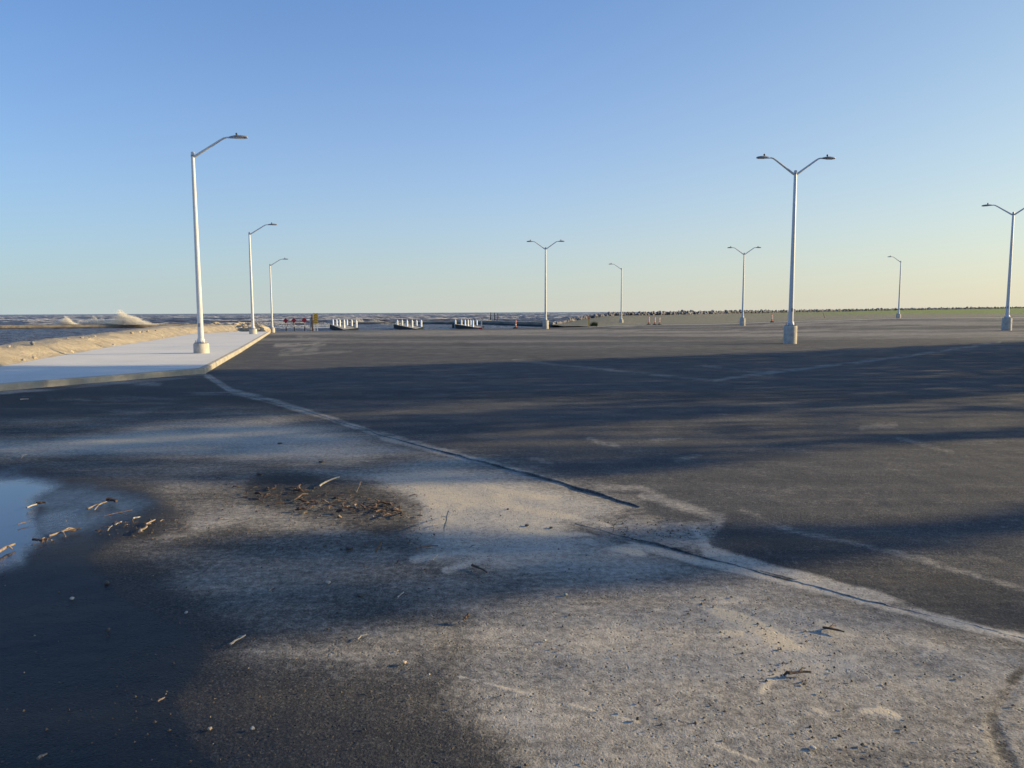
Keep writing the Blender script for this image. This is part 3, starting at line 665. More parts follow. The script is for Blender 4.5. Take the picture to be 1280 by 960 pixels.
breakwater(BR2, 'long dark breakwater wall behind the boat docks, running right to the grass bank')

# spray and breaking surf
def spray(c, w_, h, nn, label, lean=.3, size=.05):
    """a thrown-up sheet of drops: thousands of tiny flecks, thick at the foot and ragged above"""
    x0, y0, z0 = c; mb = MB(); r = random.Random(int(x0 * 100) & 255)
    for _ in range(int(nn * 1.5)):
        tt = r.random() ** 1.8; px = r.gauss(0, .42); hh = h * max(0.05, (1 - abs(px) * .9)) * min(1.3, .6 + 2.2 * mnoise.noise(Vector((px * 2.6 + x0, x0, 0))) ** 2 + .25 * mnoise.noise(Vector((px * 9 + x0, x0, 2))))
        px += .12 * mnoise.noise(Vector((px * 4, tt * 5, x0)))
        x_ = x0 + px * w_ + lean * tt * h * -1.0; z_ = z0 + tt * hh + r.uniform(-.1, .1); y_ = y0 + r.gauss(0, .35) * h * .5
        s0 = size * r.uniform(.4, 1.2)
        a = [Vector((r.gauss(0, 1), r.gauss(0, 1), r.gauss(0, 1))).normalized() * s0 for _ in range(4)]
        mb.add([(x_ + v.x, y_ + v.y, z_ + v.z) for v in a], [(0, 1, 2), (0, 2, 3), (0, 3, 1), (1, 3, 2)])
    return mb.build('wave_spray', M_spray, label=label, cat='spray')
def sp(u, v, Y, *a, **k): return spray(tuple(aty(np.array(float(u)), np.array(float(v)), Y)), *a, **k)
sp(163, 405.5, 134, 4.2, 3.2, 17000, 'tallest cream plume of spray bursting over the far left breakwater')
sp(84, 405, 131, 1.9, 1.6, 4200, 'small white plume of spray at the far left end of the breakwater')
sp(122, 404.5, 133, 4.2, 1.25, 3200, 'thin misty spray low over the breakwater between two plumes')
sp(450, 403, 166, 1.5, 1.5, 900, 'white spray bursting just right of the leftmost boat dock')
sp(471, 402.5, 165, 2.2, .7, 700, 'low white surf on the breakwater between the left and middle docks')
sp(606, 401, 158, 2.4, .6, 600, 'low white surf showing over the wall beside the right dock')
sp(325, 407, 140, 6, .6, 900, 'low wash of surf beyond the boulders and the second lamp')
sp(405, 407.8, 128, 5, .55, 900, 'broken surf in front of the left dock behind the yellow marker')
sp(367, 408.4, 120, 3, .35, 500, 'thin line of surf behind the red diamond signs')
sp(495, 405.5, 150, 4, .5, 600, 'ragged surf along the wall left of the middle dock')

# ------------------------------------------------------------------ lamps
def lamp(arms, base_h, label, reach=1.0):
    t = empty('street_lamp', (0, 0, 0), label, 'street lamp', 'white steel lamps around the parking lot')
    MB().lathe([(.30, -.15), (.308, 0), (.305, base_h * .4), (.302, base_h - .03), (.285, base_h)], 28).build('concrete_base', M_pier, t, True)
    b = MB(); b.box((0, 0, base_h + .02), (.40, .40, .04)); 
    bp = b.build('base_plate', M_galv, t)
    for a in range(4):
        x, y = .15 * (1 if a in (0, 3) else -1), .15 * (1 if a < 2 else -1)
        MB().lathe([(.022, .04), (.022, .11), (.012, .13)], 6, (x, y, base_h)).build('bolt', M_galv, bp)
    MB().lathe([(.16, .04), (.15, .16), (.125, .2)], 20, (0, 0, base_h)).build('collar', M_steel, t, True)
    Ht = 8.05
    MB().lathe([(.118, base_h + .2), (.068, Ht), (.06, Ht + .03), (.01, Ht + .04)], 20).build('pole', M_steel, t, True)
    b = MB(); b.box((0, -.115, base_h + .75), (.09, .012, .16), bevel=.004); b.build('hand_hole_cover', M_galv, t)
    for az in arms:
        ca, sa = math.cos(az) * reach, math.sin(az) * reach
        P_ = lambda r, z: (r * ca, r * sa, z)
        a = MB().tube([P_(.02, Ht - .16), P_(.12, Ht - .12), P_(.6, Ht + .19), P_(1.05, Ht + .48), P_(1.2, Ht + .565), P_(1.30, Ht + .59), P_(1.46, Ht + .59)], [.058, .052, .046, .04, .036, .032, .032], 12).build('arm', M_steel, t, True)
        MB().lathe([(.074, -.15), (.074, -.09)], 16, (0, 0, Ht)).build('clamp', M_galv, t, True)
        h = MB()
        # flat cobra-type head: outline in plan, thin and slightly domed
        prof = [(1.40, .05, .03), (1.5, .09, .05), (1.66, .16, .075), (1.85, .17, .07), (2.0, .14, .05), (2.08, .08, .035)]
        V = []; F = []
        for r, wd, th in prof:
            for (b_, c_) in ((-wd, -.01), (-wd * .9, .02), (-wd * .4, th), (wd * .4, th), (wd * .9, .02), (wd, -.01), (wd * .7, -.03), (-wd * .7, -.03)):
                V.append((r * ca - b_ * sa, r * sa + b_ * ca, Ht + .595 + c_))
        for i in range(len(prof) - 1):
            for k_ in range(8): F.append((i * 8 + k_, i * 8 + (k_ + 1) % 8, (i + 1) * 8 + (k_ + 1) % 8, (i + 1) * 8 + k_))
        F += [tuple(range(8)), tuple(range(len(V) - 1, len(V) - 9, -1))]
        h.add(V, F); hd = h.build('lamp_head', M_galv, t, True)
        l = MB(); l.box((1.82 * ca, 1.82 * sa, Ht + .56), (.3, .2, .012), az); l.build('lens', M_lens, hd)
        MB().lathe([(.03, .06), (.03, .10), (.045, .11), (.045, .16), (.02, .175)], 12, (1.68 * ca, 1.68 * sa, Ht + .595)).build('photocell', M_dkmetal, hd, True)
    return t
L_kerb = lamp([0], .40, '', 1.07)
L_dbl = lamp([0, math.pi], .85, '', .90)
L_left = lamp([math.pi], .55, '', .92)
def place(proto, first, u, v, vtop, lift, label, rz=0):
    o = proto if first else dup(proto)
    p = atg(np.array(float(u)), np.array(float(v)), lift)
    # height that brings the pole top to its bearing
    zt = p[2] + 8
    for _ in range(30):
        _, vt = chart(p[0], p[1], zt); zt += (vt - vtop) * p[1] / FPX
    s = (zt - p[2]) / 8.08; o.location = p; o.scale = (s, s, s); o.rotation_euler.z = rz; o['label'] = label
    return p
place(L_kerb, 1, 252, 441.3, 190, .15, 'tall single-arm white lamp nearest on the left, on a round concrete base on the pavement')
place(L_kerb, 0, 316.5, 417.5, 290, .15, 'middle one of the three single-arm lamps on the left pavement, before the boulders')
place(L_kerb, 0, 340.5, 414.2, 330, .12, 'farthest single-arm lamp at the end of the left pavement, beside the red diamond signs')
lp_main = place(L_dbl, 1, 987.5, 429.5, 213, 0, 'nearest twin-arm white lamp on a tall pale concrete base, right of centre', R(4))
place(L_dbl, 0, 682, 411.2, 309, 0, 'twin-arm white lamp alone near the middle, before the dark breakwater wall')
place(L_dbl, 0, 928, 407.2, 316, 0, 'twin-arm lamp left of the nearest twin-arm one, before the grass bank')
place(L_dbl, 0, 1258, 413, 265, 0, 'twin-arm lamp at the far right edge of the parking lot', R(-35))
place(L_left, 1, 776.5, 404.3, 335, .05, 'small distant lamp with one arm to the left, beside the orange posts')
place(L_left, 0, 1123, 397.4, 326, .05, 'small distant lamp with one arm to the left, far right by the green grass')

# ------------------------------------------------------------------ signs and posts at the water's edge
def at_ground(u, v): return tuple(atg(np.array(float(u)), np.array(float(v)), .004))
def diamond(u, v, label):
    p = at_ground(u, v); t = empty('diamond_sign', p, label, 'road sign', 'red diamond end markers by the launch ramp')
    b = MB(); b.box((0.02, .03, .72), (.06, .05, 1.5)); b.build('post', M_postgrey, t)
    b = MB(); b.box((0.02, .03, .25), (.09, .08, .5)); b.build('post_foot', M_blk, t)
    r = .30; b = MB(); V = []
    for y in (-.006, .006): V += [(0, y, 1.18 - r), (r, y, 1.18), (0, y, 1.18 + r), (-r, y, 1.18)]
    b.add(V, [(0, 1, 2, 3), (7, 6, 5, 4), (0, 4, 5, 1), (1, 5, 6, 2), (2, 6, 7, 3), (3, 7, 4, 0)]); pl = b.build('plate', M_red, t)
diamond(357.5, 413.8, 'leftmost of the three red diamond signs on posts at the end of the lot')
diamond(367.7, 413.7, 'middle one of the three red diamond signs on posts at the end of the lot')
diamond(380.7, 413.6, 'red diamond sign closest to the yellow and black hazard marker')
p = at_ground(393.6, 413.8); t = empty('hazard_marker', p, 'yellow panel with black diagonal stripes on white posts, right of the red signs', 'hazard marker', None, math.radians(14))
for x in (-.02, .26): b = MB(); b.box((x, .04, .75), (.07, .05, 1.5)); b.build('post', M_whiteband, t)
b = MB(); b.box((.12, 0, 1.17), (.42, .02, 1.0)); pn = b.build('panel', M_yel, t)
for k in range(6):
    z = .76 + k * .165; b = MB(); V = []
    for y in (-.016, -.011): V += [(-.07, y, z + .10), (.12, y, z), (.31, y, z + .10), (.31, y, z + .16), (.12, y, z + .06), (-.07, y, z + .16)]
    b.add(V, [(0, 1, 4, 5), (1, 2, 3, 4), (11, 10, 7, 6), (10, 9, 8, 7), (0, 6, 7, 1), (1, 7, 8, 2), (5, 4, 10, 11), (4, 3, 9, 10), (0, 5, 11, 6), (2, 8, 9, 3)]); b.build('stripe', M_blk, pn)
p = at_ground(390.6, 413.8); t = empty('barrier_post', p, 'dark upright post with brown edge standing left of the yellow marker', 'post')
b = MB(); b.box((0, 0, .8), (.12, .1, 1.6)); b.build('post', simple('brown_post', (.10, .06, .04), .8), t); b = MB(); b.box((-.16, 0, .85), (.16, .02, 1.0)); b.build('panel', M_postgrey, t)
p = at_ground(388.4, 413.7); t = empty('barrier_post', p, 'thin grey post between the red signs and the yellow marker', 'post'); b = MB(); b.box((0, 0, .7), (.09, .09, 1.4)); b.build('post', M_galv, t)
b = MB(); b.lathe([(.10, 0), (.10, .05), (.05, .06)], 10); b.build('foot', M_blk, t)

def channelizer(u, v, h, label, body=None, cat='traffic post'):
    p = at_ground(u, v); t = empty('channelizer_post', p, label, cat, 'orange posts along the lot edge')
    MB().lathe([(.26, 0), (.27, .06), (.15, .12), (.11, .14)], 8).build('rubber_base', M_blk, t)
    MB().lathe([(.07, .12), (.065, h * .55), (.06, h), (.03, h + .04)], 14).build('body', M_orange, t, True)
    for k in range(3 if h > .8 else 1):
        z = h * (.42 + .2 * k); r = .0725 - .008 * z / h + .004
        MB().lathe([(r, z), (r - .002, z + h * .11)], 14).build('white_band', body or M_whiteband, t, True)
channelizer(644.6, 410.6, .80, 'red-orange traffic post standing alone left of the middle twin-arm lamp')
channelizer(811, 405.9, .95, 'left one of the three orange and white posts by the grass bank')
channelizer(818.5, 406.0, .90, 'middle one of the three orange and white posts by the grass bank')
channelizer(824.3, 405.9, .88, 'right one of the three orange and white posts by the grass bank')
channelizer(965, 402.8, .95, 'dark-footed thin post on the lot edge just left of the nearest twin-arm lamp')
p = at_ground(601.8, 411.3); t = empty('marker_post', p, 'white post with a red foot standing at the right dock', 'post')
b = MB(); b.box((0, 0, .45), (.11, .09, .9)); b.build('post', M_whiteband, t); b = MB(); b.box((-.1, 0, .07), (.34, .2, .14)); b.build('foot', M_red, t)
p = at_ground(736, 408.3); t = empty('marker_post', p, 'yellow and orange marker post at the corner of the breakwater and grass', 'post')
b = MB(); b.box((0, 0, .55), (.12, .1, 1.1)); b.build('post', M_yel, t); b = MB(); b.box((0, -.06, .95), (.16, .02, .3)); b.build('reflector', M_orange, t)
def weed(u, v, s, nblade, label, cat='weed'):
    p = at_ground(u, v); b = MB()
    for _ in range(nblade):
        a = random.uniform(0, 6.28); l = s * random.uniform(.4, 1); x, y = random.gauss(0, s * .3), random.gauss(0, s * .3); w_ = .02
        tx, ty = x + math.cos(a) * l * .4, y + math.sin(a) * l * .4
        b.add([(x - w_, y, 0), (x + w_, y, 0), (tx, ty, l), ((x + tx) / 2, (y + ty) / 2 + w_, l * .5)], [(0, 1, 3), (0, 3, 2), (1, 2, 3)])
    b.build('weed_tuft', simple('weed_green', (.10, .13, .04), .8), label=label, cat=cat, loc=p)
weed(742.5, 407.9, .6, 240, 'dark green weed tuft beside the yellow marker post at the wall corner')
p = at_ground(1031, 397.9)
b = MB(); b.tube([(0, 0, 0), (-.35, 0, 1.0)], [.04, .03], 6); b.build('leaning_stake', M_wood, label='thin wooden stake leaning left in the grass, right of the nearest twin-arm lamp', cat='stake', loc=p)
for u_, top in ((613, 390.5), (618.6, 391), (622.6, 392)):
    a = aty(np.array(u_), np.array(401.0), 175); c_ = aty(np.array(u_), np.array(top), 175)
    MB().tube([(0, 0, -.8), (random.uniform(-.1, .1), 0, float(c_[2] - a[2]))], [.14, .10], 8).build('mooring_pile', M_dkmetal, label='thin dark pile standing in the open water beyond the wall, right of the docks', cat='pile', group='dark piles in the open water', loc=tuple(a))

# ------------------------------------------------------------------ boat docks
def dock(c4, left, right, label):
    W4 = [atz(np.array(float(u)), np.array(float(v)), -.30) for u, v in c4]   # far-left, far-right, near-right, near-left
    t = empty('boat_dock', tuple(np.mean(W4, 0)), label, 'boat dock', 'floating docks at the launch ramp'); o = Vector(t.location)
    V = [tuple(Vector(q) - o) for q in W4]; T = .16
    top = [(x, y, z + .01) for x, y, z in V]; bot = [(x, y, z - T) for x, y, z in V]
    MB().add(top + bot, [(3, 2, 1, 0), (4, 5, 6, 7), (0, 1, 5, 4), (1, 2, 6, 5), (2, 3, 7, 6), (3, 0, 4, 7)]).build('deck', M_dock_top, t)
    # dark fascia boards and float tubs below
    for a, b_ in ((3, 0), (2, 3), (1, 2)):
        A, B_ = Vector(V[a]), Vector(V[b_]); d_ = (B_ - A); nrm = Vector((d_.y, -d_.x, 0)).normalized()
        if nrm.dot((A + B_) / 2) < 0: nrm = -nrm
        m = MB(); q = [A + nrm * .04, B_ + nrm * .04]; q2 = [A + nrm * .12, B_ + nrm * .12]
        vs = [tuple(q[0] + Vector((0, 0, .05))), tuple(q[1] + Vector((0, 0, .05))), tuple(q2[1] + Vector((0, 0, .05))), tuple(q2[0] + Vector((0, 0, .05)))]
        vs += [(x, y, z - .85) for x, y, z in vs]
        m.add(vs, [(0, 1, 2, 3), (7, 6, 5, 4), (0, 4, 5, 1), (1, 5, 6, 2), (2, 6, 7, 3), (3, 7, 4, 0)]).build('fascia', M_dock_side, t)
    for u, v, vt in left + right:
        pz = atz(np.array(float(u)), np.array(float(v)), -.30); h = (v - vt) * pz[1] / FPX; q = Vector(pz) - o
        r = .125
        pb = MB().lathe([(r, -.9), (r, h - .28)], 14, tuple(q)).build('pile', M_pile, t, True)
        MB().lathe([(r + .012, h - .30), (r + .012, h - .25), (.02, h)], 14, tuple(q)).build('pile_cap', M_pile, pb)
dock([(413, 405.8), (433, 406.4), (447, 410.3), (430, 412.4)],
     [(416.4, 406.2, 399), (420.9, 407.2, 399), (424.9, 408.2, 399), (430.3, 410.2, 399)], [(434, 406.8, 399), (439.9, 408, 399.2), (445.6, 410, 399.6)],
     'leftmost dock with seven white piles and dark side, right of the yellow marker')
dock([(493, 405.6), (512, 406.1), (528, 409.3), (520, 411.6)],
     [(496.8, 406.2, 399.5), (502.8, 406.9, 399.5), (509, 408, 399.5), (515.3, 409.2, 399.5)], [(520.8, 407.4, 399.6), (526.6, 409, 399.6)],
     'middle one of the three docks, with six white pointed piles')
dock([(566, 405), (584, 405.3), (604, 408.4), (600, 410.6)],
     [(569.3, 405.6, 399.3), (576.8, 406.2, 399.2), (581.3, 407, 399.2), (585, 407.6, 399.2), (591.3, 408.8, 399.6)], [(588.3, 406.1, 399.3), (596, 406.6, 399.4)],
     'rightmost of the three docks, with seven crowded white piles by the white post')

# ------------------------------------------------------------------ driftwood, sticks and stones on the near asphalt
def zat(x, y): return .012
def near(u, v, lift=.012): p = atz(np.array(float(u)), np.array(float(v)), lift); return Vector(p)
def stick(u0, v0, u1, v1, r, mat, label, name='driftwood_stick', cat='stick', bend=.12, fork=None, lift=.0, group=None, n=7, seed=None, seg=7, up=False):
    r *= 1.12; bend *= .5
    rr = random.Random(seed if seed is not None else int(u0 * 31 + v0 * 7))
    A, B_ = near(u0, v0), near(u1, v1)
    if up: B_ = Vector(aty(np.array(float(u1)), np.array(float(v1)), A.y + .03)); lift = 0
    d_ = B_ - A; L = d_.length; s = Vector((-d_.y, d_.x, 0)).normalized()
    pts = []; rad = []
    for i in range(n):
        t = i / (n - 1); pts.append(A + d_ * t + s * (L * bend * math.sin(t * 3.1) * rr.uniform(.5, 1.2)) + Vector((rr.gauss(0, r * .25), rr.gauss(0, r * .25), r + lift * math.sin(math.pi * t) + lift * t)))
        rad.append(r * rr.uniform(.75, 1.1) * (1 - .35 * t))
    o = A.copy(); b = MB().tube([p - o for p in pts], rad, seg, flat=rr.uniform(.6, 1))
    for (t0, du, dv) in (fork or []):
        i = int(t0 * (n - 1)); E_ = near(*chart_add(pts[i], du, dv)); E_.z = r + lift * .5
        b.tube([pts[i] - o, (pts[i] + E_) / 2 - o + Vector((0, 0, r)), E_ - o], [rad[i] * .8, rad[i] * .6, rad[i] * .4], 6)
    return b.build(name, mat, None, True, label=label, cat=cat, group=group, loc=tuple(o))
def chart_add(p, du, dv): u, v = chart(p.x, p.y, p.z); return float(u) + du, float(v) + dv
stick(109, 638, 141, 627, .011, M_wood, 'thick two-pronged piece of tan driftwood lying on wet asphalt left', fork=[(.7, -10, 9)])
stick(134, 627, 147, 630, .020, M_bark, 'dark knob of bark at the end of the two-pronged driftwood', 'bark_piece', 'bark')
stick(62, 672, 92, 663, .012, M_wood, 'long ragged driftwood between the puddle and the two-pronged piece', fork=[(.5, 6, 6), (.8, 12, -3)])
stick(88, 666, 101, 663, .012, M_bark, 'dark bark stub at the tip of the long ragged driftwood', 'bark_piece', 'bark')
stick(-6, 694, 18, 682, .010, M_wood, 'tan driftwood stick lying across the puddle at the left edge', fork=[(.8, 8, 2)])
stick(42, 676, 54, 678, .010, M_bark, 'small dark clot of bark in the puddle', 'bark_piece', 'bark')
stick(33, 636, 50, 630, .007, M_woodpale, 'thin pale stick at the upper left above the puddle')
stick(46, 631, 57, 630, .013, M_bark, 'dark bark lump on the thin pale stick above the puddle', 'bark_piece', 'bark')
stick(174, 667, 184, 660, .013, M_wood, 'bright yellow chunk of broken wood just right of the wet ground', 'wood_chunk', bend=.02)
stick(182, 657, 194, 651, .008, M_wood, 'short tan splinter above the bright wood chunk', bend=.1)
stick(135, 664, 140, 658, .005, M_woodpale, 'short pale splinter left of the bright wood chunk')
stick(166, 649, 175, 647, .006, M_woodpale, 'short pale stick above the litter strip at left')
stick(144, 657, 152, 653, .006, M_woodpale, 'small pale twig in the dark litter strip at left')
stick(130, 646, 166, 638, .005, M_brownstick, 'long thin brown twig right of the two-pronged driftwood', fork=[(.6, 10, 1)])
stick(22, 656, 38, 652, .004, M_brownstick, 'thin brown twig lying in the puddle shallows')
stick(399, 609, 425, 598.5, .009, M_woodpale, 'long straight grey stick above the litter streak', bend=.02, lift=.01)
stick(445, 617, 451, 603, .010, M_wood, 'upright-leaning flat stick just above the litter streak', up=True, bend=.03)
stick(424, 646, 428, 654, .012, M_wood, 'short thick stub of wood below the litter streak', bend=.02, up=True)
stick(540, 658, 556, 654, .005, M_woodpale, 'thin crosswise arm of the forked twig on the sand')
stick(555, 665, 560.5, 640, .007, M_woodpale, 'pale forked twig standing out on the bright sand right of the litter', up=True, bend=.06, fork=[(.7, -7, -1)])
stick(287, 807, 307, 795.5, .006, M_woodpale, 'white stick with a broken tip lying on the dark asphalt', bend=.02, fork=[(.9, -8, 1)])
stick(590, 708, 608, 717, .008, M_bark, 'dark stick lying slantwise in the middle of the near shadow')
stick(541, 701, 548, 694, .004, M_woodpale, 'small pale twig left of the dark slanting stick')
stick(470, 692, 477, 678, .008, M_brownstick, 'short brown stub leaning in the shadow below the litter', up=True)
stick(497, 748, 505, 741, .004, M_woodpale, 'thin pale twig lying at the lower edge of the shadow')
stick(447, 800, 458, 794, .003, M_woodpale, 'hair-thin pale stalk above the tan pebble', bend=.3)
stick(580, 778, 586, 769, .010, M_brownstick, 'brown stub of wood just below the near shadow', up=True, bend=.04)
stick(520, 686, 548, 683, .005, M_brownstick, 'brown twig cluster stem right of the leaning stub', fork=[(.6, 6, -3), (.3, -6, 3)])
stick(197, 878, 206, 873, .004, M_wood, 'tiny tan stalk on the dark asphalt near the bottom left')
stick(47, 950, 59, 944, .006, M_wood, 'small tan stick at the bottom left corner')
stick(336, 740, 342, 735, .004, M_wood, 'tiny tan splinter on grey asphalt above the white stick')
stick(26, 500, 36, 499.5, .012, M_woodpale, 'pale scrap lying near the kerb at the left edge')
stick(26, 571, 34, 569, .010, M_woodpale, 'small crossed pale twigs on the wet asphalt above the puddle', fork=[(.5, -3, 4)])
stick(985, 845, 1012, 842, .009, M_bark, 'dark broken twig half buried in sand, lower right', fork=[(.5, 8, -6), (.3, -8, 3)])
stick(1028, 786, 1056, 792, .008, M_bark, 'dark scrap with pale edges in the upper sand hollow on the right', fork=[(.4, 8, -4)])

def stone(u, v, s, mat, label, name='pebble', cat='pebble', flat=.6):
    p = near(u, v, .008); me = rock_mesh(int(u + v), 2, flat, .35)
    o = obj(name, me, mat, label=label, cat=cat, loc=(p.x, p.y, p.z + s * flat * .6)); o.scale = (s,) * 3; o.rotation_euler.z = u; return o
stone(505, 829, .013, M_stone_tan, 'round tan pebble casting a long shadow, lower centre')
stone(262, 912, .010, M_stone_tan, 'small yellow pebble on black asphalt near the bottom')
stone(316, 911, .009, M_stone_pale, 'small grey pebble right of the yellow one near the bottom')
stone(707, 744, .013, M_stone_pale, 'white pebble at the lower edge of the near shadow')
stone(1016, 935, .013, M_stone_pale, 'white flat chip near the bottom right', flat=.35)
stone(410, 729, .017, M_stone_pale, 'pale grey stone in the shadow left of centre')
stone(133, 730, .020, M_stone_dark, 'grey stone on the dark wet asphalt, left')
stone(90, 749, .013, M_stone_pale, 'small white stone on the dark wet asphalt, left')
stone(233, 766, .010, M_stone_pale, 'tiny white stone right of the dark wet patch')
stone(135, 788, .014, M_stone_dark, 'black lump on the dark wet asphalt')
stone(350, 554.5, .035, M_stone_dark, 'dark flat disc lying on the pale sandy streak', flat=.22)
stone(402, 577.5, .035, M_stone_dark, 'dark flat scrap just above the litter streak', flat=.25)
stone(437, 686, .030, M_stone_dark, 'dark leaf-like scrap in the shadow below the litter', flat=.3)
stone(450, 744, .022, M_stone_dark, 'dark flat scrap in the near shadow', flat=.3)
stone(324, 593, .030, M_stone_dark, 'dark clump at the upper left of the litter streak', flat=.45)
stone(681, 801, .008, M_stone_pale, 'tiny white fleck of stone right of centre, lower')
stone(797, 899, .009, M_stone_dark, 'small dark pebble beside the sand-filled crack')
stone(1200, 847, .008, M_stone_pale, 'tiny pale chip on the lower right sand')
stone(659, 657, .018, M_stone_dark, 'small dark stone on the bright sand right of the forked twig', flat=.4)
stone(689, 660, .016, M_stone_dark, 'small brown stone near the slab notch', flat=.4)
stone(635, 637, .012, M_stone_dark, 'small dark speck of stone on the bright sand')

# loose fragments: shared meshes, each an object
frag = []
for i in range(14):
    r = random.Random(100 + i); b = MB(); L = r.uniform(.5, 1); k = []
    q = [(-L, 0, 0), (-L * .3, r.uniform(-.25, .25), r.uniform(0, .2)), (L * .35, r.uniform(-.25, .25), r.uniform(0, .25)), (L, r.uniform(-.3, .3), 0)]
    b.tube(q, [.10, .16 * r.uniform(.6, 1.6), .15, .06], 5, flat=r.uniform(.4, 1)); me = mesh_from('fragment', b.V, b.F); me.materials.append([M_bark, M_brownstick, M_bark, M_bark, M_brownstick, M_bark, M_wood][i % 7]); frag.append(me)
def frags(npc, path, su, sv, smin, smax, label, group, name='bark_fragment'):
    P_ = [p for p in path]; 
    for _ in range(npc):
        t = random.uniform(0, len(P_) - 1); i = min(int(t), len(P_) - 2); f = t - i
        u = P_[i][0] * (1 - f) + P_[i + 1][0] * f + random.gauss(0, su); v = P_[i][1] * (1 - f) + P_[i + 1][1] * f + random.gauss(0, sv)
        p = near(u, v, .010); s = random.uniform(smin, smax) * random.choice((.7, 1, 1, 1.5))
        o = obj(name, random.choice(frag), label=label, cat='fragment', group=group, loc=(p.x, p.y, p.z + s * .12)); o.scale = (s, s, s * 1.1); o.rotation_euler = (random.uniform(-.25, .25), random.uniform(-.2, .2), random.uniform(0, 6.3))
frags(150, [(312, 606), (370, 624), (420, 632), (470, 636), (508, 640)], 20, 8.0, .014, .055, 'dark bark or twig fragment in the long litter streak on the sandy asphalt', 'fragments in the litter streak')
frags(60, [(400, 630), (508, 641)], 22, 7, .012, .045, 'dark bark or twig fragment in the long litter streak on the sandy asphalt', 'fragments in the litter streak')
frags(42, [(122, 664), (160, 654), (235, 655)], 6, 2.0, .012, .03, 'dark crumb of bark in the thin litter strip right of the puddle', 'fragments right of the puddle')
frags(22, [(50, 679), (60, 675)], 4, 2, .012, .03, 'dark clot of bark among driftwood at the puddle', 'fragments at the puddle')
frags(40, [(350, 680), (450, 700), (560, 700), (760, 740)], 60, 18, .008, .022, 'small dark scrap scattered over the shadowed asphalt near the middle', 'scraps on the shadowed asphalt')
# fine crumbs nobody could count
b = MB()
def crumbs(nn, P_, smin, smax):
    c_ = 0; us_ = [p[0] for p in P_]; vs_ = [p[1] for p in P_]
    while c_ < nn:
        u = random.uniform(min(us_), max(us_)); v = random.uniform(min(vs_), max(vs_))
        if not inside(np.array([u]), np.array([v]), P_)[0]: continue
        p = near(u, v, .006); s = random.uniform(smin, smax) * random.choice((.6, 1, 1, 1.6)); a = random.uniform(0, 6.3); e = random.uniform(.4, 1)
        ca, sa = math.cos(a) * s, math.sin(a) * s
        b.add([(p.x + ca, p.y + sa, p.z), (p.x - sa * e, p.y + ca * e, p.z), (p.x - ca, p.y - sa, p.z), (p.x + sa * e, p.y - ca * e, p.z), (p.x, p.y, p.z + s * .9)], [(0, 1, 4), (1, 2, 4), (2, 3, 4), (3, 0, 4)]); c_ += 1
crumbs(900, [(300, 600), (520, 605), (560, 650), (520, 690), (300, 690), (120, 672), (130, 655)], .003, .008)
crumbs(700, [(0, 590), (300, 590), (700, 650), (900, 780), (1280, 960), (0, 960)], .0025, .006)
crumbs(420, [(722, 654), (800, 644), (905, 654), (960, 705), (880, 695), (780, 672)], .003, .009)
crumbs(200, [(700, 700), (1290, 830), (1290, 960), (900, 960), (600, 760)], .003, .007)
crumbs(120, [(860, 740), (1000, 750), (1060, 860), (940, 850)], .003, .007)
b.build('litter_crumbs', simple('crumb_brown', (.09, .07, .055), .85, .6, 90), kind='stuff')
b = MB()
crumbs(70, [(0, 620), (600, 640), (900, 740), (1280, 820), (1280, 960), (0, 960)], .002, .0045)
b.build('pale_grit', M_stone_tan, kind='stuff')

# ------------------------------------------------------------------ unseen trees east of the lot: crowns shaped to throw the broken evening shade across it
SH_MAIN = [(-400, 466), (0, 465), (350, 463), (640, 453), (900, 444), (1200, 431), (1700, 412), (1900, 412), (1900, 520), (1280, 545), (1010, 566), (900, 583), (800, 594), (700, 600), (560, 604), (450, 606), (330, 606), (180, 598), (0, 596), (-400, 600)]
SH_C = [(-400, 705), (40, 700), (140, 694), (230, 688), (300, 673), (425, 659), (500, 660), (600, 668), (700, 670), (777, 662), (836, 652), (915, 649), (1160, 655), (1280, 638), (1700, 590), (1900, 570), (1900, 600), (1700, 630), (1280, 670), (1160, 690), (1023, 707), (880, 720), (800, 735), (700, 748), (600, 758), (487, 772), (400, 786), (300, 800), (265, 840), (205, 885), (230, 930), (330, 975), (300, 1300), (-400, 1300)]
def shade(x, y):
    u, v = chart(x, y, 0); far_ = sstep(790, 830, v); m = np.maximum(poly(u, v, SH_MAIN, 2.5), poly(u, v, SH_C, 2.5) * (1 - far_) + poly(u, v, SH_C, 34) * far_)
    for P_, w_, s_, a in [([(560, 548), (800, 531), (1040, 515), (1280, 499), (1500, 484)], [1.5, 3, 4, 6, 6], 4, .85), ([(150, 536), (400, 523), (700, 501)], [2, 2.5, 1], 3, .7),
                          ([(800, 560), (940, 545), (1120, 530), (1280, 520)], [2, 5, 5, 3], 5, .8), ([(265, 587), (400, 575), (470, 573)], [2, 3, 1], 4, .8), ([(60, 560), (250, 545), (420, 541)], [1, 2, 1], 4, .5),
                          ([(350, 510), (640, 493)], [1, 1], 3, .35), ([(1050, 478), (1280, 462)], [1, 2], 3, .5), ([(900, 577), (1100, 560)], [4, 8], 8, .6),
                          ([(640, 575), (860, 562)], [1, 3], 5, .4), ([(160, 735), (260, 725), (400, 712)], [8, 10, 4], 16, .55), ([(500, 675), (660, 690)], [4, 6], 12, .35)]:
        m = m * (1 - a * stroke(u, v, P_, w_, s_))
    return m
TX = 34.0; ca_, sa_, te = math.cos(SUN_AZ), math.sin(SUN_AZ), math.tan(SUN_EL)
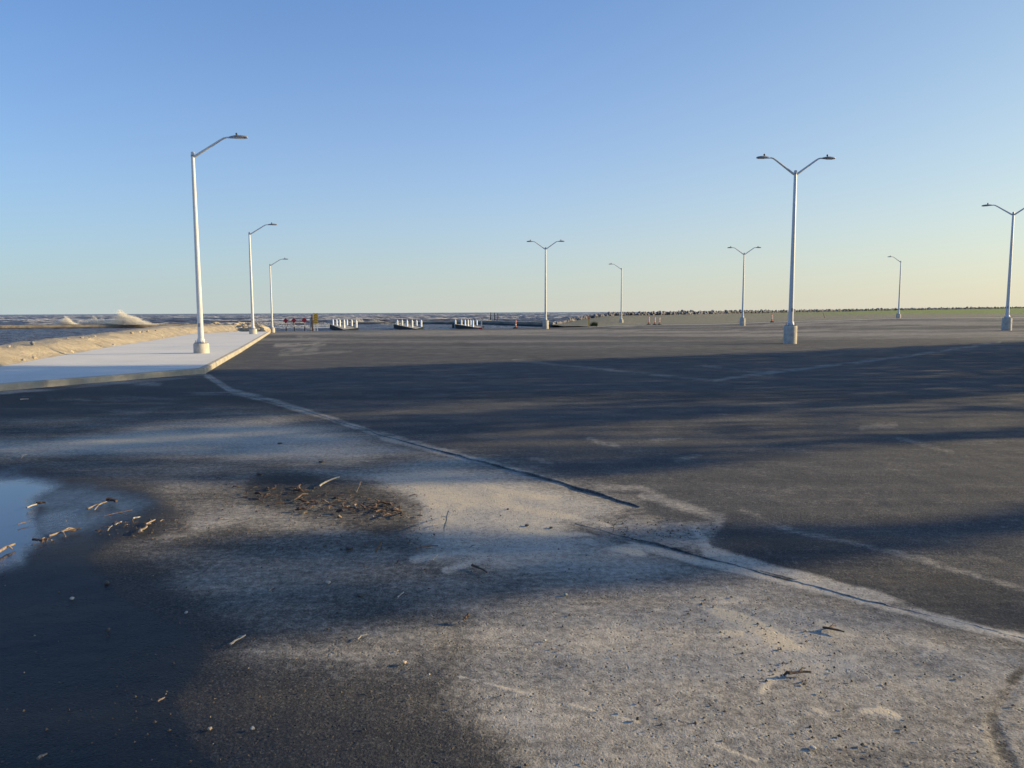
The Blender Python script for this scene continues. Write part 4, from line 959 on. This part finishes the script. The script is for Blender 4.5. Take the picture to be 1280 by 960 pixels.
def canopy():
    NQ = 260000
    yq = rng.uniform(1.5, 48, NQ); zq = rng.uniform(.25, 17, NQ)
    t = zq / te; gx = TX - t * sa_; gy = yq - t * ca_
    m = shade(gx, gy)
    vq = chart(gx, gy, 0)[1]; thin = .95 * sstep(.42, .60, fbm(gx * .07, (gy - gx * .3) * .75, 4, 61)) * sstep(484, 512, vq) * sstep(-6, 6, gx + 3) * (vq < 610)
    m = m * (1 - thin); m[(gy < .8)] = 0
    m = m * ((gx > -19) | (gy < 30))
    keep = rng.random(NQ) < m * .7
    yq, zq = yq[keep], zq[keep]; k = rng.uniform(-2.2, 2.2, len(yq))
    X = TX + k * sa_; Yq = yq + k * ca_; Zq = zq + k * te
    ok = Zq > .1; return X[ok], Yq[ok], Zq[ok]
lx, ly, lz = canopy()
print('leaves', len(lx))
ty = [6.5, 13, 20, 27.5, 35, 43]
TL = ['bushy tree nearest the camera beside the lot', 'second tree in the row along the right side of the lot', 'tall tree in the middle of the row along the right of the lot', 'spreading tree right of the lot, fourth in its row', 'fifth tree in the row right of the lot', 'last, low tree at the end of the row right of the lot']
near_t = np.argmin(np.abs(ly[:, None] - np.array(ty)[None]), 1)
for i, yy_ in enumerate(ty):
    sel = near_t == i
    if sel.sum() < 30: continue
    t = empty('shade_tree', (TX, yy_, -.1), TL[i], 'tree', 'trees east of the lot')
    x, y, z = lx[sel] - TX, ly[sel] - yy_, lz[sel] + .1; n_ = len(x)
    s = rng.uniform(.05, .12, n_); a = rng.normal(size=(n_, 3)); a /= np.linalg.norm(a, axis=1)[:, None]; b_ = np.cross(a, rng.normal(size=(n_, 3))); b_ /= np.linalg.norm(b_, axis=1)[:, None]
    c0 = np.stack([x, y, z], -1); V = np.stack([c0 - a * s[:, None] * 1.5, c0 + b_ * s[:, None], c0 + a * s[:, None] * 1.5, c0 - b_ * s[:, None]], 1).reshape(-1, 3)
    me = bpy.data.meshes.new('crown'); me.vertices.add(len(V)); me.vertices.foreach_set('co', V.reshape(-1).astype(np.float32)); me.loops.add(n_ * 4); me.loops.foreach_set('vertex_index', np.arange(n_ * 4, dtype=np.int32))
    me.polygons.add(n_); me.polygons.foreach_set('loop_start', np.arange(0, n_ * 4, 4, dtype=np.int32)); me.polygons.foreach_set('loop_total', np.full(n_, 4, np.int32)); me.update(calc_edges=True)
    cr_ = obj('crown', me, M_leafy, t)
    top = float(np.percentile(z, 80)); tr = MB(); tr.tube([(0, 0, -.3), (.1, .05, top * .35), (-.05, .1, top * .7), (0, 0, top)], [.22, .17, .10, .03], 10)
    for q in range(7):
        j = random.randrange(n_); e = Vector((float(x[j]), float(y[j]), float(z[j]))); h0 = min(e.z * .6, top * .7)
        tr.tube([(0, .05, h0), (e.x * .5, e.y * .5, (h0 + e.z) / 2 + .2), e], [.06, .035, .012], 6)
    tr.build('trunk', M_trunk, t, True)
